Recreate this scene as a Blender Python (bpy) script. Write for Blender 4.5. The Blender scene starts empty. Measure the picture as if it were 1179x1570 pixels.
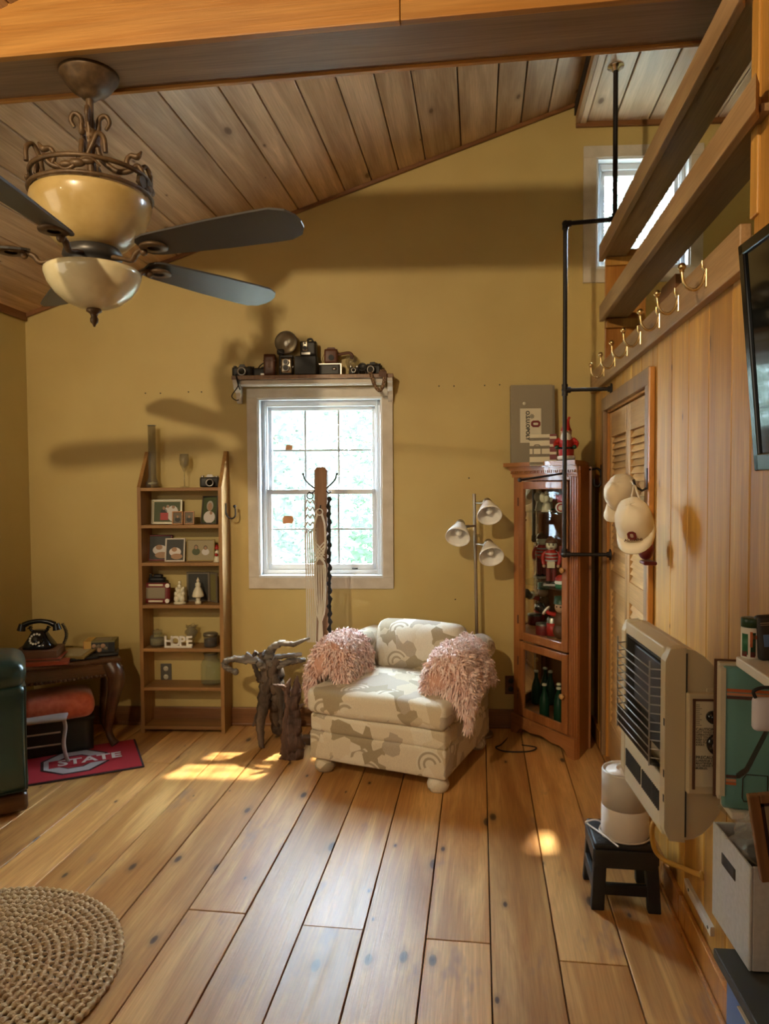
import bpy, bmesh, math, random
from mathutils import Matrix, Vector
random.seed(7)
R = math.radians
sc = bpy.context.scene
COL = sc.collection
pi = math.pi

# ---------------------------------------------------------------- camera
F_PX, PXC, PYC = 1095.0, 589.5, 785.0
ROLL = .006
_c, _s = math.cos(ROLL), math.sin(ROLL)
_ax, _ay = 145.5*_c+41*_s, 41*_c-145.5*_s          # vanishing point of the floor boards
TH = math.atan(_ay/F_PX); PS = math.atan(_ax/F_PX*math.cos(TH))
FW = Vector((-math.sin(PS)*math.cos(TH), math.cos(PS)*math.cos(TH), -math.sin(TH)))
RT0 = Vector((math.cos(PS), math.sin(PS), 0)); UP0 = RT0.cross(FW)
RT = RT0*_c-UP0*_s; UP = UP0*_c+RT0*_s
EYE = Vector((0, 0, 1.5))
cd = bpy.data.cameras.new('camera'); cam = bpy.data.objects.new('camera', cd); COL.objects.link(cam)
cd.sensor_fit = 'VERTICAL'; cd.sensor_height = 36; cd.lens = F_PX/1570*36; cd.clip_start = .05; cd.clip_end = 300
cam.matrix_world = Matrix(((RT.x, UP.x, -FW.x, EYE.x), (RT.y, UP.y, -FW.y, EYE.y), (RT.z, UP.z, -FW.z, EYE.z), (0, 0, 0, 1)))
sc.camera = cam

# ---------------------------------------------------------------- light and exposure
vs = sc.view_settings
vs.view_transform = 'Standard'; vs.look = 'None'; vs.gamma = 1; vs.use_curve_mapping = False
vs.exposure = 0.0
W = bpy.data.worlds.new('world'); sc.world = W; W.use_nodes = True
bg = W.node_tree.nodes['Background']; bg.inputs[0].default_value = (.68, .84, 1.0, 1); bg.inputs[1].default_value = 66.0
def add_light(kind, name, loc, energy, color, size=.1, target=None, size_y=None, **kw):
    d = bpy.data.lights.new(name, kind); o = bpy.data.objects.new(name, d); COL.objects.link(o)
    d.energy = energy; d.color = color; o.location = loc
    if kind == 'AREA':
        d.size = size
        if size_y: d.shape = 'RECTANGLE'; d.size_y = size_y
    elif kind == 'SUN': d.angle = size
    else: d.shadow_soft_size = size
    for k, v in kw.items(): setattr(d, k, v)
    if target is not None:
        o.rotation_euler = (Vector(target)-Vector(loc)).to_track_quat('-Z', 'Y').to_euler()
    return o
SUN_DIR = Vector((-.50, -1.48, -3.0))
add_light('SUN', 'sun', (0, 8, 10), 17.0, (1.0, .87, .66), R(1.8), target=Vector((0, 8, 10))+SUN_DIR)
add_light('SPOT', 'high_room_spotlight', (-1.32, -.42, 2.98), 280, (1.0, .78, .49), .05, target=(-.45, 3.6, 2.75), spot_size=R(82), spot_blend=.55)
add_light('SPOT', 'side_spotlight', (-2.62, -.5, 2.25), 55, (1.0, .80, .52), .06, target=(-1.2, 4.3, .8), spot_size=R(50), spot_blend=.6)
add_light('AREA', 'rear_fill_light', (-.9, -2.9, 1.9), 12, (1.0, .88, .68), 1.8, target=(-.9, 0, 1.5), size_y=1.4)  # added soft fill behind the camera
add_light('AREA', 'side_fill_light', (-2.75, .9, 1.75), 15, (1.0, .84, .58), 1.1, target=(0, 1.2, 1.5), size_y=1.2)  # added warm fill that brightens the plank wall, not a lamp of the room

# ---------------------------------------------------------------- pixel picks (layout of real positions)
def ray(px, py): return FW+RT*((px-PXC)/F_PX)+UP*((PYC-py)/F_PX)
def hit(px, py, n, d):
    n = Vector(n); v = ray(px, py); return EYE+v*((d-n.dot(EYE))/n.dot(v))
def PX(px, py, x): return hit(px, py, (1, 0, 0), x)
def PY(px, py, y): return hit(px, py, (0, 1, 0), y)
def PZ(px, py, z=0.0): return hit(px, py, (0, 0, 1), z)
AL = math.atan(.085); CA, SA = math.cos(AL), math.sin(AL)      # the end wall stands a little askew
B0 = Vector((0, 4.42, 0)); BU = Vector((CA, SA, 0)); BV = Vector((-SA, CA, 0))
def BW(u, v=0, z=0): return B0+BU*u+BV*v+Vector((0, 0, z))
def S(px, py, off=0):                                             # pixel on a plane off metres in front of the end wall
    p = hit(px, py, BV, BV.dot(B0)-off)-B0
    return p.dot(BU), p.z
XR = .69

# ---------------------------------------------------------------- mesh helpers
class MB:
    def __init__(s): s.v = []; s.f = []; s.m = []; s.s = []
    def add(s, vs, fs, m=0, T=None, sm=False):
        b = len(s.v)
        s.v += [tuple(T @ Vector(p)) for p in vs] if T is not None else [tuple(p) for p in vs]
        for f in fs: s.f.append([b+i for i in f]); s.m.append(m); s.s.append(sm)
        return s
    def box(s, x0, x1, y0, y1, z0, z1, m=0, T=None):
        v = [(x, y, z) for z in (z0, z1) for y in (y0, y1) for x in (x0, x1)]
        return s.add(v, [(0, 2, 3, 1), (4, 5, 7, 6), (0, 1, 5, 4), (2, 6, 7, 3), (0, 4, 6, 2), (1, 3, 7, 5)], m, T)
    def prism(s, poly, z0, z1, m=0, T=None, sm=False):
        n = len(poly)
        v = [(x, y, z0) for x, y in poly]+[(x, y, z1) for x, y in poly]
        s.add(v, [list(range(n))[::-1], list(range(n, 2*n))], m, T)
        return s.add(v, [(i, (i+1) % n, n+(i+1) % n, n+i) for i in range(n)], m, T, sm)
    def lathe(s, prof, n=24, m=0, T=None, sm=True, a0=0, a1=2*pi):
        v = []; f = []; k = len(prof); full = abs(a1-a0-2*pi) < 1e-6
        nn = n if full else n+1
        for i in range(nn):
            a = a0+(a1-a0)*i/n; c, q = math.cos(a), math.sin(a)
            v += [(r*c, r*q, z) for r, z in prof]
        for i in range(n):
            j = (i+1) % nn
            for t in range(k-1): f.append((i*k+t, j*k+t, j*k+t+1, i*k+t+1))
        return s.add(v, f, m, T, sm)
    def sphere(s, c, r, sx=1, sy=1, sz=1, n=14, m=0, T=None):
        prof = [(r*math.sin(pi*i/8)+1e-5, -r*math.cos(pi*i/8)) for i in range(9)]
        M = Matrix.Translation(c) @ Matrix.Diagonal((sx, sy, sz, 1))
        return s.lathe(prof, n, m, (T @ M) if T is not None else M)
    def tube(s, pts, r, n=8, m=0, T=None, closed=False, sm=True, cap=True, flat=1.0):
        P = [Vector(p) for p in pts]; k = len(P)
        rr = r if isinstance(r, (list, tuple)) else [r]*k
        v = []; prev = None
        for i in range(k):
            a = P[(i-1) % k] if (closed or i) else P[0]; b = P[(i+1) % k] if (closed or i < k-1) else P[-1]
            t = (b-a)
            t = t.normalized() if t.length > 1e-9 else Vector((0, 0, 1))
            if prev is None:
                up = Vector((0, 0, 1)) if abs(t.z) < .9 else Vector((1, 0, 0))
                nx = t.cross(up).normalized()
            else:
                nx = prev-t*prev.dot(t); nx = nx.normalized() if nx.length > 1e-6 else t.orthogonal().normalized()
            prev = nx; ny = t.cross(nx)
            for j in range(n):
                an = 2*pi*j/n; v.append(P[i]+(nx*math.cos(an)+ny*math.sin(an)*flat)*rr[i])
        f = []
        for i in range(k if closed else k-1):
            q = (i+1) % k
            for j in range(n): f.append((i*n+j, i*n+(j+1) % n, q*n+(j+1) % n, q*n+j))
        s.add(v, f, m, T, sm)
        if cap and not closed: s.add(v, [list(range(n))[::-1], list(range((k-1)*n, k*n))], m, T)
        return s
    def cyl(s, p0, p1, r0, r1=None, n=14, m=0, T=None, sm=True):
        return s.tube([p0, p1], [r0, r0 if r1 is None else r1], n, m, T, sm=sm)
    def rbox(s, x0, x1, y0, y1, z0, z1, r, N=6, puff=0, m=0, T=None, wob=0):
        bm = bmesh.new(); bmesh.ops.create_cube(bm, size=2)
        bmesh.ops.subdivide_edges(bm, edges=bm.edges[:], cuts=N*2-1, use_grid_fill=True)
        c = Vector(((x0+x1)/2, (y0+y1)/2, (z0+z1)/2)); h = Vector(((x1-x0)/2, (y1-y0)/2, (z1-z0)/2))
        rm = min(r, h.x, h.y, h.z)
        for v in bm.verts:
            q = [0, 0, 0]
            for i in range(3):
                a = max(-1, min(1, v.co[i])); q[i] = a
            p = Vector([q[i]*h[i] for i in range(3)])
            # concentrate edge loops at the rounding
            for i in range(3):
                a = q[i]; sg = 1 if a > 0 else -1; aa = abs(a)
                p[i] = sg*((h[i]-rm)*min(1, aa/.667)+(rm*(max(0, aa-.667)/.333)))
            inn = Vector([max(-(h[i]-rm), min(h[i]-rm, p[i])) for i in range(3)])
            d = p-inn
            if d.length > 1e-7:
                mx = max(abs(d.x), abs(d.y), abs(d.z)); d = d.normalized()*mx
            p = inn+d
            if puff:
                k = (1-(p.x/h.x)**2)*(1-(p.y/h.y)**2)*(1-(p.z/h.z)**2)
                ax = min(range(3), key=lambda i: h[i])
                kk = 1
                for i in range(3):
                    if i != ax: kk *= max(0, 1-(p[i]/h[i])**2)
                p[ax] += (1 if p[ax] > 0 else -1)*puff*kk*min(1, abs(p[ax])/h[ax])
            if wob:
                p += Vector((math.sin(9*p.y+7*p.z), math.sin(8*p.x+6*p.z+1), math.sin(11*p.x+7*p.y+2)))*wob
            v.co = p+c
        bm.verts.ensure_lookup_table()
        vs_ = [v.co.copy() for v in bm.verts]; fs_ = [[v.index for v in f.verts] for f in bm.faces]
        bm.free()
        return s.add(vs_, fs_, m, T, True)
    def build(s, name, mats, parent=None, bevel=0, loc=None, rot=None, seg=2):
        me = bpy.data.meshes.new(name); me.from_pydata(s.v, [], s.f)
        if not isinstance(mats, (list, tuple)): mats = [mats]
        for x in mats: me.materials.append(M[x] if isinstance(x, str) else x)
        for p, mi, sm in zip(me.polygons, s.m, s.s): p.material_index = mi; p.use_smooth = sm
        bm = bmesh.new(); bm.from_mesh(me); bmesh.ops.recalc_face_normals(bm, faces=bm.faces[:]); bm.to_mesh(me); bm.free()
        me.update()
        o = bpy.data.objects.new(name, me); COL.objects.link(o)
        if parent is not None: o.parent = parent
        if loc is not None: o.location = loc
        if rot is not None: o.rotation_euler = rot
        if bevel:
            b = o.modifiers.new('bevel', 'BEVEL'); b.width = bevel; b.segments = seg; b.limit_method = 'ANGLE'; b.angle_limit = R(35)
        return o
def tag(o, label=None, cat=None, group=None, kind=None):
    if label: o['label'] = label
    if cat: o['category'] = cat
    if group: o['group'] = group
    if kind: o['kind'] = kind
    return o
def empty(name, loc, rz=0, label=None, cat=None, group=None, rot=None, kind=None):
    o = bpy.data.objects.new(name, None); COL.objects.link(o); o.location = loc
    o.rotation_euler = rot if rot is not None else (0, 0, rz); o.empty_display_size = .05
    return tag(o, label, cat, group, kind)
def children(o): return [c for c in bpy.data.objects if c.parent is o]
def copy_tree(o, parent=None):
    c = o.copy(); COL.objects.link(c); c.parent = parent
    for ch in children(o): copy_tree(ch, c)
    return c
def text(name, body, size, mat, parent=None, loc=(0, 0, 0), rot=(0, 0, 0), ext=.0006, align='CENTER', bold=0):
    d = bpy.data.curves.new(name, 'FONT'); d.body = body; d.size = size; d.extrude = ext; d.align_x = align; d.align_y = 'CENTER'
    d.offset = bold; d.materials.append(M[mat]); d.resolution_u = 3
    t_ = bpy.data.objects.new('tmp_text', d); COL.objects.link(t_); bpy.context.view_layer.update()
    me = bpy.data.meshes.new_from_object(t_.evaluated_get(bpy.context.evaluated_depsgraph_get())); me.name = name
    bpy.data.objects.remove(t_)
    o = bpy.data.objects.new(name, me); COL.objects.link(o); o.parent = parent; o.location = loc; o.rotation_euler = rot
    return o
def RZ(a): return Matrix.Rotation(a, 4, 'Z')
def RX(a): return Matrix.Rotation(a, 4, 'X')
def RY(a): return Matrix.Rotation(a, 4, 'Y')
def TR(x, y, z): return Matrix.Translation((x, y, z))
def arc(c, r, a0, a1, n, plane='xz'):
    o = []
    for i in range(n+1):
        a = a0+(a1-a0)*i/n; x, y = r*math.cos(a), r*math.sin(a)
        o.append((c[0]+x, c[1], c[2]+y) if plane == 'xz' else (c[0]+x, c[1]+y, c[2]) if plane == 'xy' else (c[0], c[1]+x, c[2]+y))
    return o
def smooth_path(pts, n=6):
    P = [Vector(p) for p in pts]; P = [P[0]*2-P[1]]+P+[P[-1]*2-P[-2]]; o = []
    for i in range(1, len(P)-2):
        for k in range(n):
            t = k/n; a, b, c, d = P[i-1], P[i], P[i+1], P[i+2]
            o.append(.5*((2*b)+(c-a)*t+(2*a-5*b+4*c-d)*t*t+(3*b-a-3*c+d)*t**3))
    o.append(P[-2]); return o
def lerp_list(rs, n):
    o = []
    for i in range(n):
        t = i/(n-1)*(len(rs)-1); k = min(int(t), len(rs)-2); o.append(rs[k]+(rs[k+1]-rs[k])*(t-k))
    return o

# ---------------------------------------------------------------- materials
M = {}
def mat(name, col, rough=.6, metal=0, trans=0, alpha=1, spec=.5, coat=0, sheen=0, emit=None, es=1, sub=0):
    m = bpy.data.materials.new(name); m.use_nodes = True; b = m.node_tree.nodes['Principled BSDF']
    b.inputs['Base Color'].default_value = (*col, 1); b.inputs['Roughness'].default_value = rough; b.inputs['Metallic'].default_value = metal
    b.inputs['Transmission Weight'].default_value = trans; b.inputs['Alpha'].default_value = alpha
    b.inputs['Specular IOR Level'].default_value = spec; b.inputs['Coat Weight'].default_value = coat
    if sheen: b.inputs['Sheen Weight'].default_value = sheen
    if emit: b.inputs['Emission Color'].default_value = (*emit, 1); b.inputs['Emission Strength'].default_value = es
    M[name] = m; return m
def nd(m, t, **kw):
    n = m.node_tree.nodes.new(t)
    for k, v in kw.items():
        if k.startswith('_'): setattr(n, k[1:], v)
        else: n.inputs[k].default_value = v
    return n
def ln(m, a, b): m.node_tree.links.new(a, b)
def ramp(m, stops, interp='LINEAR'):
    n = m.node_tree.nodes.new('ShaderNodeValToRGB'); cr = n.color_ramp; cr.interpolation = interp
    while len(cr.elements) > 1: cr.elements.remove(cr.elements[-1])
    cr.elements[0].position = stops[0][0]; cr.elements[0].color = (*stops[0][1], 1)
    for p, c in stops[1:]: e = cr.elements.new(p); e.color = (*c, 1)
    return n
def mixc(m, fac, a, b, mode='MIX'):
    n = m.node_tree.nodes.new('ShaderNodeMix'); n.data_type = 'RGBA'; n.blend_type = mode
    for sock, v in ((n.inputs[0], fac), (n.inputs[6], a), (n.inputs[7], b)):
        if hasattr(v, 'links'): ln(m, v, sock)
        else: sock.default_value = v if isinstance(v, float) else (*v, 1)
    return n.outputs[2]
def mth(m, op, a, b=None, c=None):
    n = m.node_tree.nodes.new('ShaderNodeMath'); n.operation = op
    for i, v in enumerate((a, b, c)):
        if v is None: continue
        if hasattr(v, 'links'): ln(m, v, n.inputs[i])
        else: n.inputs[i].default_value = v
    return n.outputs[0]
def wood(name, dark, light, axis='y', rough=.5, var=.25, knots=.5, knotcol=None, scale=1.0, coat=0, stain=None, bump=.15, flat=None):
    m = mat(name, light, rough, coat=coat); b = m.node_tree.nodes['Principled BSDF']
    tc = nd(m, 'ShaderNodeTexCoord'); oi = nd(m, 'ShaderNodeObjectInfo')
    off = nd(m, 'ShaderNodeVectorMath', _operation='SCALE'); off.inputs[0].default_value = (13.7, 7.1, 9.3); ln(m, oi.outputs['Random'], off.inputs['Scale'])
    ad = nd(m, 'ShaderNodeVectorMath', _operation='ADD'); ln(m, tc.outputs['Object'], ad.inputs[0]); ln(m, off.outputs[0], ad.inputs[1])
    def mp(along, across, fl=False):
        n = nd(m, 'ShaderNodeMapping'); sc_ = [across]*3; sc_['xyz'.index(axis)] = along
        if fl and flat: sc_['xyz'.index(flat)] = 0.0
        n.inputs['Scale'].default_value = [q*scale for q in sc_]; ln(m, ad.outputs[0], n.inputs[0]); return n.outputs[0]
    n1 = nd(m, 'ShaderNodeTexNoise', Scale=1.0, Detail=5.0, Roughness=.6, Distortion=.8); ln(m, mp(.9, 11), n1.inputs['Vector'])
    n2 = nd(m, 'ShaderNodeTexNoise', Scale=1.0, Detail=3.0, Roughness=.6); ln(m, mp(5, 160), n2.inputs['Vector'])
    n3 = nd(m, 'ShaderNodeTexNoise', Scale=1.0, Detail=2.0); ln(m, mp(1.1, 2.6), n3.inputs['Vector'])
    mid = tuple((a+c)/2 for a, c in zip(dark, light))
    r1 = ramp(m, [(.3, dark), (.5, mid), (.62, light), (.8, tuple(c*1.08 for c in light))]); ln(m, n1.outputs[0], r1.inputs[0])
    r2 = ramp(m, [(.3, (.82, .80, .76)), (.65, (1.04, 1.04, 1.04))]); ln(m, n2.outputs[0], r2.inputs[0])
    c = mixc(m, 1.0, r1.outputs[0], r2.outputs[0], 'MULTIPLY')
    r3 = ramp(m, [(.35, (.82, .78, .72)), (.65, (1.08, 1.08, 1.06))]); ln(m, n3.outputs[0], r3.inputs[0])
    c = mixc(m, 1.0, c, r3.outputs[0], 'MULTIPLY')
    rv = ramp(m, [(0, (1-var, 1-var*1.15, 1-var*1.3)), (.5, (1, 1, 1)), (1, (1+var*.5, 1+var*.5, 1+var*.6))]); ln(m, oi.outputs['Random'], rv.inputs[0])
    c = mixc(m, 1.0, c, rv.outputs[0], 'MULTIPLY')
    if knots:
        vo = nd(m, 'ShaderNodeTexVoronoi', Scale=1.0, Randomness=1.0); kv = mp(2.2, 5.0, True)
        if flat:
            vo.voronoi_dimensions = '2D'; sx_ = nd(m, 'ShaderNodeSeparateXYZ'); cx_ = nd(m, 'ShaderNodeCombineXYZ'); ln(m, kv, sx_.inputs[0])
            for i_, a_ in enumerate([q for q in 'xyz' if q != flat]): ln(m, sx_.outputs['xyz'.index(a_)], cx_.inputs[i_])
            kv = cx_.outputs[0]
        ln(m, kv, vo.inputs['Vector'])
        vc = nd(m, 'ShaderNodeSeparateColor'); ln(m, vo.outputs['Color'], vc.inputs[0])
        keep = mth(m, 'LESS_THAN', vc.outputs[0], knots)
        rk = ramp(m, [(.0, (1, 1, 1)), (.045, (.85, .85, .85)), (.065, (.28, .28, .28)), (.14, (0, 0, 0))]); ln(m, mth(m, 'DIVIDE', vo.outputs['Distance'], mth(m, 'MULTIPLY_ADD', vc.outputs[1], 1.3, .25)), rk.inputs[0])
        fk = mth(m, 'MULTIPLY', rk.outputs[0], keep)
        c = mixc(m, fk, c, knotcol or tuple(q*.25 for q in dark))
    if stain:
        ns = nd(m, 'ShaderNodeTexNoise', Scale=1.0, Detail=4.0, Roughness=.7); ln(m, mp(1.6, 5.0), ns.inputs['Vector'])
        rs = ramp(m, [(.60, (0, 0, 0)), (.72, (.62, .62, .62))]); ln(m, ns.outputs[0], rs.inputs[0])
        c = mixc(m, rs.outputs[0], c, stain)
    ln(m, c, b.inputs['Base Color'])
    rr = mth(m, 'MULTIPLY_ADD', n1.outputs[0], .25, rough-.12); ln(m, rr, b.inputs['Roughness'])
    bp = nd(m, 'ShaderNodeBump', Strength=bump, Distance=.004); ln(m, n2.outputs[0], bp.inputs['Height']); ln(m, bp.outputs[0], b.inputs['Normal'])
    return m
def noisy(name, a, b_, scale=20, rough=.6, bump=.1, metal=0, dist=.003, detail=4, lo=.35, hi=.65, **kw):
    m = mat(name, a, rough, metal, **kw); b = m.node_tree.nodes['Principled BSDF']
    tc = nd(m, 'ShaderNodeTexCoord'); n = nd(m, 'ShaderNodeTexNoise', Scale=float(scale), Detail=float(detail)); ln(m, tc.outputs['Object'], n.inputs['Vector'])
    r = ramp(m, [(lo, a), (hi, b_)]); ln(m, n.outputs[0], r.inputs[0]); ln(m, r.outputs[0], b.inputs['Base Color'])
    if bump:
        bp = nd(m, 'ShaderNodeBump', Strength=bump, Distance=dist); ln(m, n.outputs[0], bp.inputs['Height']); ln(m, bp.outputs[0], b.inputs['Normal'])
    return m
noisy('wall_paint', (.52, .395, .145), (.555, .43, .165), 3.0, .55, .05)
noisy('left_wall_paint', (.50, .40, .15), (.53, .43, .17), 3.0, .55, .05)
wood('floor_board', (.46, .20, .05), (.76, .45, .165), 'y', .41, .30, .55, (.05, .022, .012), stain=(.18, .115, .11), flat='z')
wood('ceiling_board', (.40, .25, .14), (.70, .51, .33), 'y', .42, .34, .3, (.14, .07, .03), flat='z')
wood('flat_ceiling_board', (.56, .40, .26), (.78, .60, .43), 'y', .36, .15, .3, (.15, .08, .04), flat='z')
wood('wall_board', (.42, .195, .03), (.70, .40, .085), 'z', .38, .25, .3, (.11, .055, .03), flat='x')
wood('wall_board_near', (.42, .19, .03), (.60, .32, .07), 'z', .38, .15, .3, (.15, .06, .02))
wood('beam_orange', (.40, .165, .028), (.55, .28, .07), 'x', .45, .12, .2, (.25, .08, .02), scale=.8)
wood('beam_brown', (.22, .13, .07), (.34, .22, .13), 'x', .5, .1, .4, (.10, .05, .03))
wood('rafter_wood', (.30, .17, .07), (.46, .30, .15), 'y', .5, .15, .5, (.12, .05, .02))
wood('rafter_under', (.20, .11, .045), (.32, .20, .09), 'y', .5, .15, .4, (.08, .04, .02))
wood('trim_dark', (.16, .065, .022), (.26, .115, .04), 'x', .4, .1, 0)
wood('trim_dark_y', (.16, .065, .022), (.26, .115, .04), 'y', .4, .1, 0)
wood('door_pine', (.46, .25, .08), (.62, .38, .15), 'y', .4, .08, 0)
wood('door_stile', (.46, .25, .08), (.62, .38, .15), 'z', .4, .08, 0)
wood('casing', (.20, .11, .05), (.32, .19, .09), 'z', .4, .08, .1)
wood('casing_orange', (.42, .16, .03), (.58, .27, .06), 'z', .3, .08, .1)
wood('bookcase_wood', (.26, .13, .04), (.40, .22, .075), 'z', .5, .1, .3, (.12, .05, .02))
wood('bookcase_shelf', (.26, .13, .04), (.42, .23, .08), 'x', .5, .1, .3, (.12, .05, .02))
wood('cabinet_wood', (.27, .095, .028), (.42, .165, .05), 'z', .32, .08, .1, coat=.2)
wood('cabinet_wood_x', (.27, .10, .03), (.42, .18, .06), 'x', .32, .08, .1, coat=.2)
wood('dark_carved', (.055, .02, .008), (.11, .045, .018), 'x', .35, .1, 0, coat=.2)
wood('driftwood', (.02, .014, .011), (.17, .125, .10), 'z', .7, .2, 0, scale=2.2, bump=.9)
wood('driftwood_pale', (.07, .062, .06), (.40, .38, .37), 'x', .7, .2, 0, scale=2.2, bump=.8)
wood('post_wood', (.11, .055, .025), (.26, .14, .07), 'z', .6, .1, .3)
wood('frame_brown', (.17, .08, .03), (.30, .16, .07), 'z', .4, .1, 0)
noisy('white_trim', (.55, .50, .42), (.66, .61, .53), 14, .5, .1, lo=.3, hi=.7)
mat('vinyl_white', (.72, .76, .80), .35)
mat('white_gloss', (.82, .80, .74), .3)
mat('cream_plastic', (.62, .52, .32), .4)
mat('cream_plastic_light', (.70, .62, .43), .4)
mat('black_gloss', (.008, .008, .009), .15)
mat('black_matte', (.012, .012, .013), .55)
mat('black_leather', (.02, .018, .016), .5)
mat('near_black', (.03, .028, .026), .5)
mat('gunmetal', (.075, .07, .065), .4, .7)
mat('black_iron', (.014, .010, .009), .5, .2)
mat('steel', (.42, .40, .37), .38, 1)
mat('brass', (.62, .46, .22), .25, 1)
mat('nickel', (.42, .38, .31), .33, 1)
mat('chrome', (.75, .75, .75), .12, 1)
noisy('fan_bronze', (.075, .042, .018), (.13, .075, .032), 40, .5, .2, .3)
mat('fan_blade', (.052, .05, .048), .42)
noisy('amber_glass', (.40, .27, .09), (.55, .40, .17), 7, .28, 0, coat=.4)
noisy('cream_glass', (.58, .50, .30), (.74, .67, .45), 7, .22, 0, coat=.5)
mat('frosted_glass', (.86, .84, .80), .25, coat=.3)
mat('bulb_glass', (.9, .9, .86), .15)
mat('mirror', (.86, .86, .84), .02, 1)
mat('green_leather', (.014, .042, .036), .3, coat=.3)
mat('green_leather_dark', (.010, .022, .018), .35)
noisy('pillow_red', (.50, .09, .035), (.62, .14, .06), 30, .9, .2, sheen=.4)
mat('crimson', (.36, .012, .022), .75)
mat('mat_border', (.025, .008, .009), .8)
mat('print_grey', (.42, .38, .38), .8)
mat('print_white', (.70, .66, .62), .8)
mat('red', (.42, .02, .015), .45)
mat('dark_red', (.16, .012, .012), .5)
mat('paper', (.68, .62, .46), .8)
mat('paper_white', (.82, .79, .72), .8)
mat('grey_box', (.28, .235, .16), .7)
mat('box_side', (.20, .17, .12), .7)
mat('book_brown', (.11, .045, .02), .6)
mat('book_orange', (.30, .055, .02), .6)
mat('book_yellow', (.55, .33, .08), .6)
mat('book_olive', (.20, .17, .06), .6)
mat('green_dark', (.01, .05, .025), .35)
mat('green', (.02, .16, .07), .5)
mat('skin', (.50, .29, .18), .7)
mat('skin_print', (.42, .26, .16), .8)
mat('porcelain', (.72, .68, .52), .35)
mat('hair_grey', (.45, .42, .36), .9)
mat('brown_leather', (.11, .038, .018), .45)
mat('tan_cap', (.66, .55, .38), .9)
mat('white_cap', (.78, .70, .54), .9)
mat('teal_vinyl', (.15, .37, .35), .5)
mat('orange_stripe', (.60, .16, .05), .5)
mat('salmon_stripe', (.66, .30, .16), .5)
mat('brown_stripe', (.10, .05, .045), .5)
mat('white_bag', (.72, .70, .78), .7)
noisy('bin_fabric', (.50, .52, .52), (.56, .58, .58), 90, .85, .2)
mat('blue_bin', (.10, .20, .46), .5)
mat('folder_dark', (.05, .055, .05), .55)
mat('gas_hose', (.62, .36, .07), .5)
noisy('rope', (.36, .24, .115), (.58, .42, .23), 60, .85, .6)
mat('cotton_cord', (.70, .66, .58), .9)
mat('black_cord', (.012, .011, .012), .85)
mat('soot', (.03, .028, .022), .7)
mat('ceramic_plate', (.11, .10, .08), .5)
mat('humidifier_white', (.80, .74, .66), .3)
mat('humidifier_tank', (.62, .60, .56), .3)
mat('outdoor_grass', (.15, .145, .11), .9)
mat('bark', (.20, .16, .11), .9)
mat('tape', (.62, .27, .10), .7)
mat('pewter', (.20, .20, .19), .3, .8)
mat('silver_frame', (.50, .48, .38), .35, .5)
mat('gold_frame', (.30, .22, .07), .4, .3)
mat('photo_dark', (.035, .035, .03), .6)
mat('photo_green', (.07, .09, .035), .6)
mat('photo_sepia', (.36, .30, .17), .6)
mat('photo_mid', (.16, .13, .09), .6)
mat('subfloor', (.03, .018, .01), .9)
mat('rubber_dark', (.02, .02, .02), .7)
mat('screen', (.006, .008, .008), .06, spec=.9)
mat('tin_lid', (.24, .22, .16), .4, .6)
mat('sand_fill', (.25, .2, .12), .8)
# leaves: let some light through
def leafmat(name, col):
    m = bpy.data.materials.new(name); m.use_nodes = True; nt = m.node_tree; nt.nodes.clear()
    o = nd(m, 'ShaderNodeOutputMaterial'); d = nd(m, 'ShaderNodeBsdfDiffuse', Color=(*col, 1)); t = nd(m, 'ShaderNodeBsdfTranslucent', Color=(*[min(1, c*1.1) for c in col], 1))
    x = nd(m, 'ShaderNodeMixShader', Fac=.5); ln(m, d.outputs[0], x.inputs[1]); ln(m, t.outputs[0], x.inputs[2]); ln(m, x.outputs[0], o.inputs[0]); M[name] = m
leafmat('leaf_light', (.10, .145, .095)); leafmat('leaf_mid', (.09, .13, .10)); leafmat('leaf_pale', (.13, .155, .13))
def clear_glass(name, tint=(.96, .98, .97), haze=0.0, gl=1.0):
    m = bpy.data.materials.new(name); m.use_nodes = True; nt = m.node_tree; nt.nodes.clear()
    o = nd(m, 'ShaderNodeOutputMaterial'); t = nd(m, 'ShaderNodeBsdfTransparent', Color=(*tint, 1)); g = nd(m, 'ShaderNodeBsdfGlossy', Roughness=.03)
    fr = nd(m, 'ShaderNodeFresnel', IOR=1.45); ge = nd(m, 'ShaderNodeNewGeometry'); f = mth(m, 'MULTIPLY', fr.outputs[0], mth(m, 'MULTIPLY_ADD', ge.outputs['Backfacing'], -gl, gl))
    x = nd(m, 'ShaderNodeMixShader'); ln(m, f, x.inputs[0]); ln(m, t.outputs[0], x.inputs[1]); ln(m, g.outputs[0], x.inputs[2]); out = x.outputs[0]
    if haze:
        d = nd(m, 'ShaderNodeBsdfDiffuse', Color=(.9, .95, .95, 1)); y = nd(m, 'ShaderNodeMixShader', Fac=haze); ln(m, out, y.inputs[1]); ln(m, d.outputs[0], y.inputs[2]); out = y.outputs[0]
    ln(m, out, o.inputs[0]); M[name] = m
clear_glass('window_glass'); clear_glass('cabinet_glass', gl=.5); clear_glass('jar_glass', (.93, .95, .90), .035); clear_glass('green_bottle_glass', (.03, .22, .05), .02)
clear_glass('clear_plastic', (.92, .92, .90), .16); clear_glass('smoked_glass', (.80, .78, .70), .05)
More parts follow.
